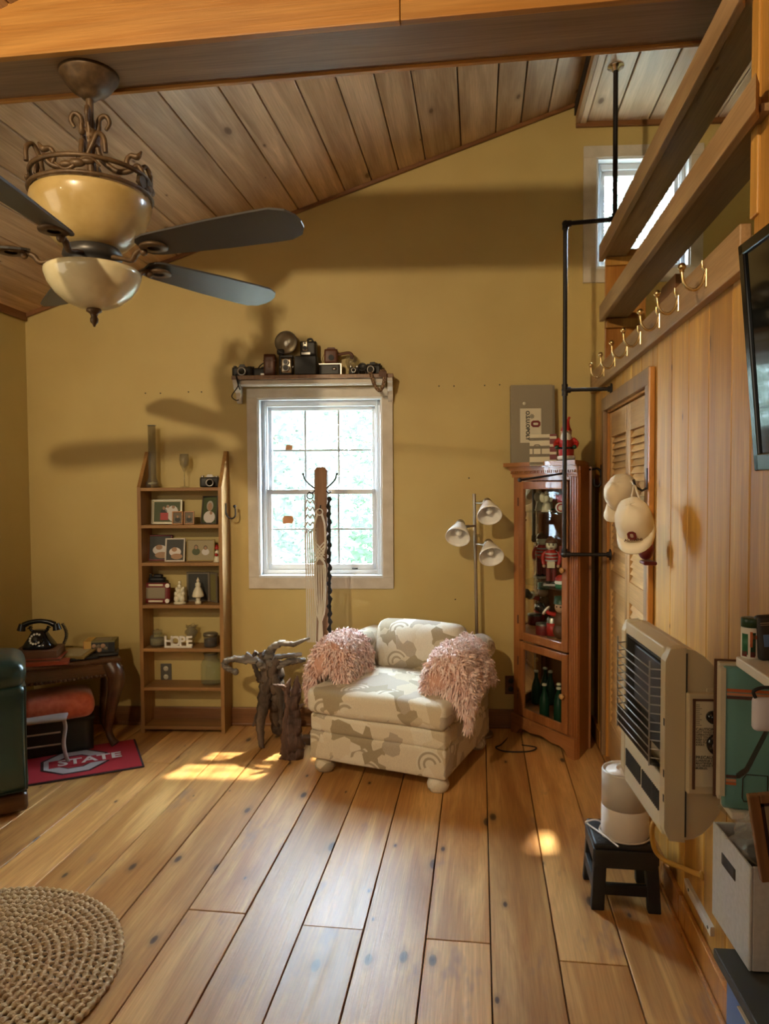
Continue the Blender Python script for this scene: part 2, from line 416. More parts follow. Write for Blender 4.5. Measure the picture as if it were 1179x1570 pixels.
# armchair print: beige and taupe shapes with arches
def fabric():
    m = mat('chair_fabric', (.6, .5, .35), .85, sheen=.2); b = m.node_tree.nodes['Principled BSDF']
    tc = nd(m, 'ShaderNodeTexCoord'); mp = nd(m, 'ShaderNodeMapping'); mp.inputs['Rotation'].default_value = (.5, .4, .6); ln(m, tc.outputs['Object'], mp.inputs[0])
    def vor(sc_, **k):
        v = nd(m, 'ShaderNodeTexVoronoi', Scale=sc_, **k); ln(m, mp.outputs[0], v.inputs['Vector']); return v
    v1 = vor(9.5, _distance='CHEBYCHEV'); s1 = nd(m, 'ShaderNodeSeparateColor'); ln(m, v1.outputs['Color'], s1.inputs[0])
    r1 = ramp(m, [(0, (.70, .62, .48)), (.25, (.38, .31, .20)), (.48, (.58, .49, .34)), (.66, (.46, .39, .30)), (.82, (.74, .68, .56))], 'CONSTANT'); ln(m, s1.outputs[0], r1.inputs[0])
    v2 = vor(7.0); s2 = nd(m, 'ShaderNodeSeparateColor'); ln(m, v2.outputs['Color'], s2.inputs[0])
    w = mth(m, 'SINE', mth(m, 'MULTIPLY', v2.outputs['Distance'], 34.0)); w = mth(m, 'GREATER_THAN', w, .25)
    arch = mixc(m, w, (.72, .66, .54), (.42, .35, .25))
    pz = nd(m, 'ShaderNodeSeparateXYZ'); ln(m, v2.outputs['Position'], pz.inputs[0]); cz_ = nd(m, 'ShaderNodeSeparateXYZ'); sv = nd(m, 'ShaderNodeVectorMath', _operation='SCALE'); ln(m, mp.outputs[0], sv.inputs[0]); sv.inputs['Scale'].default_value = 1.0; ln(m, sv.outputs[0], cz_.inputs[0])
    half = mth(m, 'GREATER_THAN', mth(m, 'SUBTRACT', cz_.outputs[2], pz.outputs[2]), 0.0)
    near = mth(m, 'LESS_THAN', v2.outputs['Distance'], .52); sel = mth(m, 'MULTIPLY', near, mth(m, 'MULTIPLY', mth(m, 'LESS_THAN', s2.outputs[1], .6), half))
    c = mixc(m, sel, r1.outputs[0], arch)
    n = nd(m, 'ShaderNodeTexNoise', Scale=260.0, Detail=2.0); ln(m, tc.outputs['Object'], n.inputs['Vector'])
    r = ramp(m, [(.35, (.9, .9, .9)), (.65, (1.05, 1.05, 1.05))]); ln(m, n.outputs[0], r.inputs[0])
    c = mixc(m, 1.0, c, r.outputs[0], 'MULTIPLY'); ln(m, c, b.inputs['Base Color'])
    bp = nd(m, 'ShaderNodeBump', Strength=.15, Distance=.002); ln(m, n.outputs[0], bp.inputs['Height']); ln(m, bp.outputs[0], b.inputs['Normal'])
fabric()
noisy('fleece', (.86, .58, .52), (.96, .79, .74), 25, .95, 0, sheen=.5)
noisy('fleece_under', (.60, .34, .26), (.70, .42, .34), 25, .95, 0)
# ================================================================ THE SETTING
XL = -2.82; YB = -3.0; XF = 2.0
SL = (3.771-2.582)/(.573+2.814)                                   # ceiling slope
def CZ(x): return 2.582+(x-XL)*SL
XRIDGE = .585; ZFLAT = 3.66
def struct(o): o['kind'] = 'structure'; return o
# floor
fl = MB().box(XL-.1, XF+.1, YB-.1, 4.75, -.06, -.022).build('floor', 'subfloor'); struct(fl)
rnd = random.Random(3)
fixed = {-4: 2.35, -2: 2.33, 1: 2.30, 3: 2.26, -5: 2.37}
k0 = -14
for k in range(-14, 10):
    x0 = .035+k*.2125; x1 = x0+.2125
    if x1 > XF: break
    x0c, x1c = max(x0, XL), x1
    js = [YB]
    if k+1 in (-4,): js += [.2, 2.37]
    elif k == -3: js += [-.3, 2.33]
    elif k == -1: js += [-.6, 2.31]
    elif k == 1: js += [.1, 2.25]
    else: js += [rnd.uniform(-1.6, .9)]+([rnd.uniform(2.9, 4.0)] if k < -7 and k % 2 else [])
    js += [4.6]
    for a, b in zip(js, js[1:]):
        dz = rnd.uniform(-.0012, .0012)
        MB().box(x0c+.0022, x1c-.0022, a+.0015, b-.0015, -.022, dz).build('floor_plank', 'floor_board', fl, bevel=.0018, seg=1)
# end wall with two window openings, in its own frame
def wall_with_holes(name, u0, u1, z1, holes, mt, loc, rz, th=.14):
    us = sorted({u0, u1, *[h[0] for h in holes], *[h[1] for h in holes]}); zs = sorted({0, z1, *[h[2] for h in holes], *[h[3] for h in holes]})
    mb = MB()
    for a, b in zip(us, us[1:]):
        for c, d in zip(zs, zs[1:]):
            if any(h[0] <= a+1e-6 and b <= h[1]+1e-6 and h[2] <= c+1e-6 and d <= h[3]+1e-6 for h in holes): continue
            mb.box(a, b, 0, th, c, d)
    o = mb.build(name, mt, loc=loc, rot=(0, 0, rz)); return struct(o)
W1 = (-1.366, -.594, .936, 2.046); W2 = (.696, 1.25, 2.794, 3.45)
wb = wall_with_holes('wall_back', -3.1, 2.2, 4.25, [W1, W2], 'wall_paint', B0, AL)
# rear and side walls
lw = MB()
for y0, y1, z0, z1 in ((YB, 4.3, 0, 2.75),): lw.box(XL-.14, XL, y0, y1, z0, z1)
struct(lw.build('wall_left', 'left_wall_paint'))
rw = MB()
for x0, x1, z0, z1 in ((XL, XF, 0, 4.1),): rw.box(x0, x1, YB-.14, YB, z0, z1)
struct(rw.build('wall_rear', 'left_wall_paint'))
struct(MB().box(XF, XF+.1, YB, 4.75, 0, 4.1).build('wall_far_right', 'wall_paint'))
# wood partition on the right
pr_ = struct(MB().box(XR+.018, XR+.11, 1.95, 3.05, 0, 2.10).box(XR+.018, XR+.11, 4.03, 4.44, 0, 2.10).box(XR+.018, XR+.11, 3.05, 4.03, 1.90, 2.10).box(XR+.018, XR+.11, YB, 1.95, 0, 3.62).build('wall_right', 'trim_dark_y'))
DY0, DY1, DZT = 3.05, 4.03, 1.90                                   # closet door opening
ys = [YB, -2.5, -2.2, -1.9, -1.6, -1.3, -1.0, -.7, -.4, -.1, .2, .45, .7, .95, 1.2, 1.45, 1.70]
def board(y0, y1, z0, z1, mt='wall_board', g=.0018):
    MB().box(XR, XR+.018, y0+g, y1-g, z0, z1).build('wall_plank', mt, pr_, bevel=.003, seg=1)
for a, b in zip(ys, ys[1:]): board(a, b, 0, 3.62, 'wall_board_near')
board(1.70, 1.945, 0, 3.62, 'wall_board_near')
for a, b in zip((1.95, 2.09, 2.29, 2.50, 2.71, 2.925), (2.09, 2.29, 2.50, 2.71, 2.925, 3.0)): board(a, b, 0, 2.10)
for a, b in ((3.0, 3.2), (3.2, 3.4), (3.4, 3.6), (3.6, 3.8), (3.8, 4.10)): board(a, b, 1.93, 2.10)
board(4.10, 4.27, 0, 2.10); board(4.27, 4.435, 0, 2.10)
# ceiling, sloping left part
cl = MB()
xs = []
for px, py in ((-40, 155), (40, 150), (144, 141), (237, 135), (331, 128), (384, 124), (450, 119), (512, 113), (571, 107), (628, 101), (700, 96), (765, 90), (810, 87), (857, 83)):
    n = Vector((-SL, 0, 1)); xs.append(hit(px, py, n, 2.582-XL*SL).x)
xs = [x for x in xs if x > XL+.1]
first = xs[0]
while xs[0]-.17 > XL: xs.insert(0, xs[0]-.17)
xs = [XL-.05]+[x for x in xs if x < XRIDGE-.04]+[XRIDGE+.02]
ce = MB()
ce.add([(XL-.2, YB-.1, CZ(XL-.2)+.03), (XRIDGE+.03, YB-.1, CZ(XRIDGE+.03)+.03), (XRIDGE+.03, 4.62, CZ(XRIDGE+.03)+.03), (XL-.2, 4.62, CZ(XL-.2)+.03),
        (XL-.2, YB-.1, CZ(XL-.2)+.10), (XRIDGE+.03, YB-.1, CZ(XRIDGE+.03)+.10), (XRIDGE+.03, 4.62, CZ(XRIDGE+.03)+.10), (XL-.2, 4.62, CZ(XL-.2)+.10)],
       [(0, 1, 2, 3), (4, 5, 6, 7), (0, 1, 5, 4), (1, 2, 6, 5), (2, 3, 7, 6), (3, 0, 4, 7)])
ce.box(XRIDGE-.02, XF+.1, YB-.1, 4.75, ZFLAT+.045, ZFLAT+.12).box(XRIDGE-.01, XRIDGE+.05, YB-.1, 4.75, ZFLAT+.02, 3.95)
ceo = struct(ce.build('ceiling', 'subfloor'))
rnd = random.Random(11)
for i, (a, b) in enumerate(zip(xs, xs[1:])):
    g = .003
    js = [YB]+([rnd.uniform(-1, 1.2)] if i % 2 else [])+([3.05] if i == 5 else [])+[4.6]
    for y0, y1 in zip(js, js[1:]):
        dz = rnd.uniform(-.002, .002); xa, xb = a+g, b-g
        MB().add([(xa, y0+.001, CZ(xa)+dz), (xb, y0+.001, CZ(xb)+dz), (xb, y1-.001, CZ(xb)+dz), (xa, y1-.001, CZ(xa)+dz),
                  (xa, y0+.001, CZ(xa)+.03), (xb, y0+.001, CZ(xb)+.03), (xb, y1-.001, CZ(xb)+.03), (xa, y1-.001, CZ(xa)+.03)],
                 [(0, 1, 2, 3), (4, 5, 6, 7), (0, 1, 5, 4), (1, 2, 6, 5), (2, 3, 7, 6), (3, 0, 4, 7)]).build('ceiling_plank', 'ceiling_board', ceo, bevel=.003, seg=1)
for a, b in ((.635, .80), (.80, 1.0), (1.0, 1.2), (1.2, 1.4), (1.4, 1.6), (1.6, 1.8), (1.8, 2.0)):
    MB().box(a+.004, b-.004, YB, 4.6, ZFLAT, ZFLAT+.045).build('ceiling_plank', 'flat_ceiling_board', ceo, bevel=.003, seg=1)
struct(MB().box(XRIDGE-.012, XRIDGE+.010, YB, 4.55, ZFLAT-.012, 3.80).build('trim_1', 'rafter_wood', bevel=.002))
struct(MB().box(XRIDGE+.012, .632, YB, 4.55, ZFLAT-.012, ZFLAT+.04).build('trim_2', 'flat_ceiling_board', bevel=.002))
# rake trim along the end wall and level trim under the flat ceiling
u0, u1 = -2.86, .585
def rake(u): return 2.582+(u+2.814)*SL
mb = MB(); h = .048
mb.add([(u0, -.022, rake(u0)-h+.03), (u1, -.022, rake(u1)-h+.03), (u1, -.022, rake(u1)+.05), (u0, -.022, rake(u0)+.05), (u0, .0, rake(u0)-h+.03), (u1, .0, rake(u1)-h+.03), (u1, .0, rake(u1)+.05), (u0, .0, rake(u0)+.05)],
       [(0, 1, 2, 3), (4, 5, 6, 7), (0, 1, 5, 4), (1, 2, 6, 5), (2, 3, 7, 6), (3, 0, 4, 7)])
struct(mb.build('trim_3', 'trim_dark', loc=B0, rot=(0, 0, AL), bevel=.004))
struct(MB().box(.575, 2.05, -.022, 0, ZFLAT-.03, ZFLAT+.02).build('trim_4', 'trim_dark', loc=B0, rot=(0, 0, AL), bevel=.004))
struct(MB().box(XL, XL+.022, YB, 4.17, CZ(XL)-.04, CZ(XL)+.03).build('trim_5', 'trim_dark_y', bevel=.004))
# baseboards
struct(MB().box(-2.86, .66, -.02, 0, 0, .115).box(-2.86, .66, -.026, 0, 0, .018).build('baseboard_back', 'trim_dark', loc=B0, rot=(0, 0, AL), bevel=.004))
struct(MB().box(XR-.018, XR, YB, 2.96, 0, .10).box(XR-.03, XR-.018, YB, 2.96, 0, .018).box(XR-.018, XR, 4.12, 4.43, 0, .10).build('baseboard_right', 'casing_orange', bevel=.004))
struct(MB().box(XL, XL+.018, YB, 4.16, 0, .115).build('baseboard_left', 'trim_dark_y', bevel=.004))
# loft floor behind the partition top
# big cross beam: front fascia boards + beam
bm_ = MB().box(-3.0, XF, 2.20, 2.425, 2.895, 3.13).build('beam', 'beam_brown', bevel=.004); struct(bm_)
xj = PY(613, 12, 2.168).x
MB().box(-3.0, xj-.001, 2.172, 2.20, 2.888, 3.15).build('fascia_board', 'beam_orange', bm_, bevel=.003)
MB().box(xj+.001, XF, 2.172, 2.20, 2.888, 3.15).build('fascia_board', 'beam_orange', bm_, bevel=.003)
MB().box(-3.0, XF, 2.412, 2.43, 2.885, 2.91).build('edge_strip', 'beam_orange', bm_, bevel=.002)

# ---------------------------------------------------------------- windows
def window(name, u0, u1, z0, z1, cas, mid=True, cw=None):
    root = empty(name, B0, AL); root['kind'] = 'structure'
    c = cw or .065
    # flat casing on the wall face
    MB().box(u0-c, u1+c, -.018, 0, z1, z1+c*.9).box(u0-c, u1+c, -.018, 0, z0-c*1.1, z0).box(u0-c, u0, -.018, 0, z0, z1).box(u1, u1+c, -.018, 0, z0, z1).build('casing', cas, root, bevel=.002)
    t = .012
    MB().box(u0-.002, u0+t, -.012, .14, z0, z1).box(u1-t, u1+.002, -.012, .14, z0, z1).box(u0, u1, -.012, .14, z1-t, z1+.002).box(u0, u1, -.022, .14, z0-.004, z0+t).build('jamb', 'vinyl_white', root, bevel=.002)
    # vinyl frame
    f = .035; a, b, p, q = u0+t, u1-t, z0+t, z1-t
    MB().box(a, a+f, .05, .13, p, q).box(b-f, b, .05, .13, p, q).box(a, b, .05, .13, q-f, q).box(a, b, .045, .13, p, p+f*.8).box(a+f*.55, a+f*.75, .042, .05, p, q).box(b-f*.75, b-f*.55, .042, .05, p, q).build('frame', 'vinyl_white', root, bevel=.003)
    a, b, p, q = a+f, b-f, p+f*.8, q-f
    def sash(p, q, v, cols, rows, rb, rt):
        s = .022
        r = MB().box(a, a+s, v, v+.03, p, q).box(b-s, b, v, v+.03, p, q).box(a, b, v, v+.03, p, p+rb).box(a, b, v, v+.03, q-rt, q).build('sash', 'vinyl_white', root, bevel=.002)
        ia, ib, ip, iq = a+s, b-s, p+rb, q-rt
        mu = MB()
        for i in range(1, cols): x = ia+(ib-ia)*i/cols; mu.box(x-.006, x+.006, v+.010, v+.020, ip, iq)
        for j in range(1, rows): z = ip+(iq-ip)*j/rows; mu.box(ia, ib, v+.011, v+.019, z-.005, z+.005)
        if cols > 1: mu.build('muntin', 'vinyl_grid', r)
        for i in range(cols):
            for j in range(rows):
                x0 = ia+(ib-ia)*i/cols; x1 = ia+(ib-ia)*(i+1)/cols; y0 = ip+(iq-ip)*j/rows; y1 = ip+(iq-ip)*(j+1)/rows
                MB().box(x0, x1, v+.014, v+.017, y0, y1).build('pane', 'window_glass', r)
        return r
    if mid:
        zm = p+(q-p)*.475
        s1 = sash(zm-.012, q, .088, 3, 2, .026, .022); s2 = sash(p, zm+.018, .054, 3, 2, .035, .030)
        MB().box((a+b)/2-.025, (a+b)/2+.025, .046, .054, zm+.006, zm+.016).build('sash_lock', 'vinyl_white', s2)
        MB().box(a+(b-a)*.78, a+(b-a)*.78+.035, .030, .052, p+.004, p+.012).build('tilt_latch', 'black_matte', root)
    else: sash(p, q, .07, 1, 1, .03, .03)
    return root, (a, b, p, q)
mat('vinyl_grid', (.50, .56, .60), .4)
win1, (wa, wbb, wp, wq) = window('window_1', *W1, 'white_trim')
win2, _ = window('window_2', *W2, 'white_trim', mid=False, cw=.075)
# adhesive stickers left on two panes
def sticker(px, py, w, h, rz):
    u, z = S(px, py, -.05)
    poly = [(-w/2, -h/2), (-w*.1, -h*.42), (w*.35, -h/2), (w/2, -h*.1), (w*.42, h*.45), (-w*.3, h/2), (-w/2, h*.2)]
    M_ = TR(u, .1016 if py < 740 else .0676, z) @ RX(R(90)) @ RZ(rz)
    MB().prism(poly, 0, .0008, 0, M_).build('tape_patch', 'tape', win1)
sticker(441, 686, .044, .038, -.1); sticker(441, 797, .07, .05, .05)
# rails with nail holes on the end wall
nh = MB()
for px, py in ((223, 603), (246, 603), (289, 601), (309, 601), (673, 592), (696, 592), (743, 591), (766, 590), (698, 919), (719, 733)):
    u, z = S(px, py); nh.cyl((u, -.0015, z), (u, .004, z), .0045, n=8)
tag(nh.build('nail_holes', 'soot', wb), kind='stuff')

# ---------------------------------------------------------------- closet door with louvres
casd = empty('trim_6', (XR, 0, 0)); casd['kind'] = 'structure'
MB().box(-.020, .001, DY0-.075, DY0, 0, DZT+.065).build('casing', 'casing', casd, bevel=.003)
MB().box(-.024, -.002, DY0-.10, DY0-.075, 0, DZT+.065).build('casing', 'casing_orange', casd, bevel=.003)
MB().box(-.020, .001, DY1, DY1+.055, 0, DZT+.065).build('casing', 'casing', casd, bevel=.003)
MB().box(-.022, .001, DY0-.075, DY1+.055, DZT, DZT+.07).build('casing', 'casing', casd, bevel=.003)
MB().box(.0, .10, DY0-.001, DY0+.012, 0, DZT).box(.0, .10, DY1-.012, DY1, 0, DZT).box(.0, .10, DY0, DY1, DZT-.012, DZT).build('jamb', 'casing_orange', casd)
door = empty('door_1', (XR, 0, 0)); door['kind'] = 'structure'
lz0, lz1 = .012, DZT-.016
for (y0, y1) in ((DY0+.016, (DY0+DY1)/2-.003), ((DY0+DY1)/2+.003, DY1-.016)):
    lf = empty('door_leaf', (.012, 0, 0)); lf.parent = door
    sw = .048; zr = [lz0, lz0+.20, .94, 1.04, lz1-.13, lz1]
    MB().box(0, .03, y0, y0+sw, lz0, lz1).build('stile', 'door_stile', lf, bevel=.003)
    MB().box(0, .03, y1-sw, y1, lz0, lz1).build('stile', 'door_stile', lf, bevel=.003)
    for a, b in ((zr[0], zr[1]), (zr[2], zr[3]), (zr[4], zr[5])): MB().box(0, .03, y0+sw, y1-sw, a, b).build('rail', 'door_pine', lf, bevel=.003)
    # louvre slats (parts), shared mesh
    sl = None
    for a, b in ((zr[1], zr[2]), (zr[3], zr[4])):
        n = int((b-a)/.0335)
        for i in range(n):
            z = a+(i+.5)*(b-a)/n
            if sl is None:
                sl = MB().add([], []).box(-.0195, .0195, y0+sw, y1-sw, -.003, .003, T=RY(R(-62))).build('slat', 'door_pine', lf); sl.location = (.015, 0, z)
            else:
                o = sl.copy(); COL.objects.link(o); o.location = (.015, 0, z)
MB().box(XR+.09, XR+.11, 2.9, 4.12, 0, 2.0).build('closet_back', 'casing', door, loc=(-XR, 0, 0))

# ---------------------------------------------------------------- hook rail, shelves above the partition
rail = MB().box(XR-.03, XR+.0, 1.955, 4.435, 2.045, 2.165).build('coat_hook_rail', 'rafter_wood', bevel=.004)
tag(rail, 'long pale wooden rail with brass hooks along the top of the plank wall', 'coat rail')
capb = MB().box(XR-.0, XR+.13, 1.955, 4.43, 2.105, 2.135).build('trim_7', 'rafter_wood', bevel=.003); struct(capb)
hookpos = []
for px, py in ((1048, 410), (1010, 450), (984, 480), (958, 508), (940, 525), (923, 545), (908, 563)): hookpos.append(PX(px, py, .60).y-.02)
names = ['nearest the television', 'second from the television end', 'third from the television end', 'in the middle of the row', 'third from the window wall', 'second from the window wall', 'nearest the window wall']
hk0 = None
for i, y in enumerate(hookpos):
    if hk0 is None:
        hk0 = empty('coat_hook', (XR-.03, y, 2.10))
        MB().box(-.005, 0, -.006, .006, -.026, .030).build('back_plate', 'brass', hk0, bevel=.003)
        pts = smooth_path([(-.003, 0, .02), (-.012, 0, -.010), (-.03, 0, -.030), (-.052, 0, -.026), (-.066, 0, -.004), (-.070, 0, .028)], 5)
        MB().tube(pts, lerp_list([.0045, .0052, .0048, .0045], len(pts)), 10).build('hook_arm', 'brass', hk0)
        MB().sphere((-.070, 0, .037), .012, n=16).cyl((-.070, 0, .022), (-.070, 0, .030), .0075, .006).build('ball_end', 'brass', hk0)
        pts = smooth_path([(-.003, 0, .02), (-.012, 0, .034), (-.013, 0, .052)], 4)
        MB().tube(pts, .004, 8).build('upper_arm', 'brass', hk0); h = hk0
    else: h = copy_tree(hk0); h.location = (XR-.03, y, 2.10)
    tag(h, 'brass ball-ended coat hook on the wooden rail, '+names[i], 'hook', 'brass coat hooks on the rail')
# two plank shelves carried above the partition
def shelf(name, z, y0, y1, depth, label):
    root = empty(name, (.64, y0, z))
    MB().add([(0, -.0, 0), (.026, .05, 0), (.026, y1-y0, 0), (0, y1-y0, 0), (0, 0, .085), (.026, .05, .085), (.026, y1-y0, .085), (0, y1-y0, .085)],
             [(0, 1, 2, 3), (4, 5, 6, 7), (0, 1, 5, 4), (1, 2, 6, 5), (2, 3, 7, 6), (3, 0, 4, 7)]).build('front_board', 'rafter_wood', root, bevel=.003)
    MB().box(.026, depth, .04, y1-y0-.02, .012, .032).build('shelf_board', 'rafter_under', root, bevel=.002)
    return tag(root, label, 'shelf', 'plank shelves above the hook rail')
shelf('overhead_shelf', 2.375, 1.80, 4.0, .145, 'lower of the two long plank shelves above the brass hooks')
shelf('overhead_shelf', 2.70, 1.90, 4.02, .135, 'upper of the two long plank shelves, meeting the ceiling beam')
post = empty('shelf_end_panel', (.68, 3.99, 2.135))
MB().box(-.01, .20, .0, .022, 0, .62).build('panel', 'casing_orange', post, bevel=.003)
MB().box(-.01, .13, -.022, 0, .53, .575).build('cleat', 'wall_board_near', post, bevel=.003)
MB().box(-.01, .16, -.022, 0, .20, .25).build('cleat', 'wall_board_near', post, bevel=.003)
tag(post, 'orange wooden end panel with cleats holding the shelf ends by the window', 'panel')
post2 = MB().box(XR-.008, XR+.12, 1.905, 1.952, 2.17, 3.60).build('corner_post', 'wall_board_near', bevel=.004)
struct(post2); post2.name = 'trim_8'
# curved brown piece standing on the wall top behind the lower shelf
pf = MB().prism([(0, 0), (.34, 0), (.34, .12), (.30, .19), (.22, .23), (0, .23)], 0, .03, T=TR(.80, 3.1, 2.135) @ RZ(R(90)) @ RX(R(90))).build('curved_shelf_bracket', 'trim_dark', bevel=.004)
tag(pf, 'dark brown rounded wooden bracket behind the lower overhead shelf', 'bracket')

# ---------------------------------------------------------------- outside
g = MB().box(-30, 30, 4.9, 60, -1.2, -1.0).build('ground_outside', 'outdoor_grass'); g['kind'] = 'structure'
def tree(x, y, z0, hgt, rad, n, mt, label, seed):
    rd = random.Random(seed); root = empty('garden_tree', (x, y, z0))
    tb = MB(); pts = smooth_path([(0, 0, 0), (.1, .05, hgt*.3), (-.05, 0, hgt*.55), (.05, 0, hgt*.9)], 4)
    tb.tube(pts, lerp_list([.16, .12, .05], len(pts)), 8)
    for i in range(9):
        a = rd.uniform(0, 6.28); z = hgt*rd.uniform(.3, .8); L = rad*rd.uniform(.5, .9)
        p = smooth_path([(0, 0, z), (math.cos(a)*L*.5, math.sin(a)*L*.5, z+.25), (math.cos(a)*L, math.sin(a)*L, z+.3*rd.random())], 3)
        tb.tube(p, lerp_list([.04, .01], len(p)), 5)
    tb.build('trunk', 'bark', root)
    lb = MB(); vs_ = []; fs_ = []
    for i in range(n):
        a = rd.uniform(0, 6.28); q = rd.random()**.4*rad; zz = rd.uniform(.08, 1.05)*hgt
        q *= math.sin(min(1, max(.1, (zz/hgt)))*pi*.62+.5)
        c = Vector((math.cos(a)*q, math.sin(a)*q, zz)); s = rd.uniform(.05, .11)
        d1 = Vector((rd.gauss(0, 1), rd.gauss(0, 1), rd.gauss(0, .6))).normalized(); d2 = d1.orthogonal().normalized()
        b = len(vs_); vs_ += [c-d1*s, c+d2*s*.45, c+d1*s, c-d2*s*.45]; fs_.append((b, b+1, b+2, b+3))
    lb.add(vs_, fs_); lf = lb.build('foliage', mt, root); lf['kind'] = 'stuff'
    tag(root, label, 'tree', 'trees outside the windows')
tree(-3.0, 9.0, -1.0, 3.9, 1.4, 7000, 'leaf_pale', 'pale green leafy tree outside seen in the left panes of the big window', 1)
tree(-1.2, 12.5, -1.0, 5.0, 2.0, 10000, 'leaf_light', 'bright green leafy tree outside seen in the right panes of the big window', 2)
tree(-6.2, 14.5, -1.0, 5.4, 2.6, 9000, 'leaf_mid', 'mid green leafy tree outside beyond the left edge of the big window', 3)
tree(2.6, 10.5, -1.0, 7.0, 1.5, 6000, 'leaf_pale', 'pale tree outside seen through the small high window', 4)
tree(-4.0, 23.0, -1.0, 7.0, 3.4, 12000, 'leaf_light', 'tall distant leafy tree outside filling the upper panes of the big window', 5)
tree(1.6, 19.0, -1.0, 7.0, 2.6, 9000, 'leaf_mid', 'distant leafy tree outside right of the big window view', 6)
# ================================================================ CEILING FAN
FX, FY = -1.30, 2.36
fc = PY(137, 130, 2.315).x; fan = empty('ceiling_fan', (fc, 2.315, 2.05)); tag(fan, 'bronze ceiling fan with scrolled ironwork, two glass bowls and grey blades hanging from the beam', 'ceiling fan')
zt = 2.895-2.05
MB().lathe([(0, zt-.085), (.022, zt-.083), (.034, zt-.07), (.045, zt-.06), (.060, zt-.055), (.078, zt-.035), (.088, zt-.018), (.095, zt-.012), (.097, zt), (.0, zt)], 32).build('canopy', 'fan_bronze', fan)
MB().cyl((0, 0, .30), (0, 0, zt-.08), .0125).lathe([(.0, .60), (.028, .603), (.031, .612), (.027, .625), (.031, .635), (.027, .648), (.030, .655), (.0, .66)], 20).build('downrod', 'fan_bronze', fan)
for k in range(4):                                                 # scrolled arms
    a = R(20+90*k); T = RZ(a)
    p = smooth_path([(.050, 0, .665), (.062, 0, .690), (.050, 0, .712), (.030, 0, .700), (.026, 0, .665), (.020, 0, .63), (.026, 0, .585), (.045, 0, .555), (.085, 0, .530), (.125, 0, .535), (.150, 0, .555), (.165, 0, .535), (.175, 0, .50)], 5)
    mb = MB().tube(p, lerp_list([.006, .009, .009, .010, .010, .010, .009, .008], len(p)), 8, T=T)
    q = smooth_path([(.125, 0, .535), (.115, 0, .565), (.128, 0, .588), (.150, .0, .585), (.165, 0, .605)], 5)
    mb.tube(q, lerp_list([.008, .009, .008, .012, .003], len(q)), 8, T=T)
    q = smooth_path([(.150, .01, .505), (.155, .03, .545), (.17, .05, .575), (.185, .07, .555), (.185, .075, .51)], 5)
    mb.tube(q, .008, 8, T=T).build('scroll_arm', 'fan_bronze', fan)
rg = MB()
rg.tube([(.19*math.cos(2*pi*i/40), .19*math.sin(2*pi*i/40), .495) for i in range(40)], .008, 8, closed=True)
rg.tube([(.196*math.cos(2*pi*i/40), .196*math.sin(2*pi*i/40), .44) for i in range(40)], .007, 8, closed=True)
rg.build('bowl_ring', 'fan_bronze', fan)
for k in range(8):
    a = 2*pi*k/8+.3; T = RZ(a)
    mb = MB()
    if k % 2:
        for dz, s in ((.468, .020),):
            for da in (-.11, .11): mb.cyl((.186, 0, dz), (.198, 0, dz), s, n=14, T=RZ(da))
    else:
        pts = [(.193*math.cos(t), .193*math.sin(t), .468+.02*math.sin(t*9)) for t in [-.36+.72*i/16 for i in range(17)]]
        mb.tube(pts, lerp_list([.003, .006, .008, .006, .003], 17), 6)
        mb.sphere((.193, 0, .468), .013, sy=2.0)
        mb.sphere((.193, .03, .475), .010, sy=2.2); mb.sphere((.193, -.03, .462), .010, sy=2.2)
        for q in range(len(mb.v)): pass
        nb = MB(); nb.add(mb.v, mb.f, 0, T, True); mb = nb
    mb.build('leaf_ornament' if k % 2 == 0 else 'disc_ornament', 'fan_bronze', fan)
MB().lathe([(.186, .435), (.194, .425), (.196, .41), (.188, .38), (.170, .34), (.145, .305), (.115, .275), (.09, .262), (.06, .258), (.06, .268), (.11, .285), (.16, .34), (.182, .39), (.184, .43)], 40).build('upper_bowl', 'amber_glass', fan)
MB().lathe([(0, .30), (.05, .298), (.075, .285), (.085, .265), (.095, .250), (.098, .235), (.09, .222), (.078, .212), (.082, .204), (.11, .196), (.14, .193), (.14, .186), (0, .186)], 36).build('motor_housing', 'gunmetal', fan)
def bladeset():
    for k in range(5):
        a = R(-14+72*k); T = RZ(a)
        iron = MB().tube(smooth_path([(.085, 0, .225), (.125, 0, .215), (.165, 0, .205), (.185, 0, .225), (.215, 0, .238)], 5), lerp_list([.014, .010, .011, .013, .010], 21), 8, T=T, flat=.7)
        iron.lathe([(.020, .232), (.045, .232), (.047, .238), (.040, .244), (.020, .242)], 22, T=T @ TR(.255, 0, 0)).sphere((.215, 0, .226), .013, T=T)
        ir = iron.build('blade_iron', 'fan_bronze', fan)
        n = 18; up = []; lo = []
        outl = [(.20, .028), (.215, .045), (.25, .056), (.35, .063), (.50, .073), (.66, .078), (.73, .078), (.775, .060), (.795, .03), (.80, 0)]
        poly = [(x, y) for x, y in outl]+[(x, -y) for x, y in outl[::-1][1:]]
        MB().prism(poly, 0, .007, T=T @ TR(0, 0, .243) @ RX(R(-15))).build('fan_blade', 'fan_blade', fan, bevel=.0015, seg=1)
bladeset()
MB().lathe([(.150, .190), (.158, .183), (.157, .17), (.146, .14), (.122, .108), (.090, .082), (.055, .066), (.02, .060), (0, .060)], 40).build('lower_bowl', 'cream_glass', fan)
MB().lathe([(0, .062), (.024, .060), (.026, .052), (.014, .044), (.010, .034), (.014, .026), (.013, .016), (.006, .008), (.003, .0), (0, 0)], 18).build('finial', 'fan_bronze', fan)

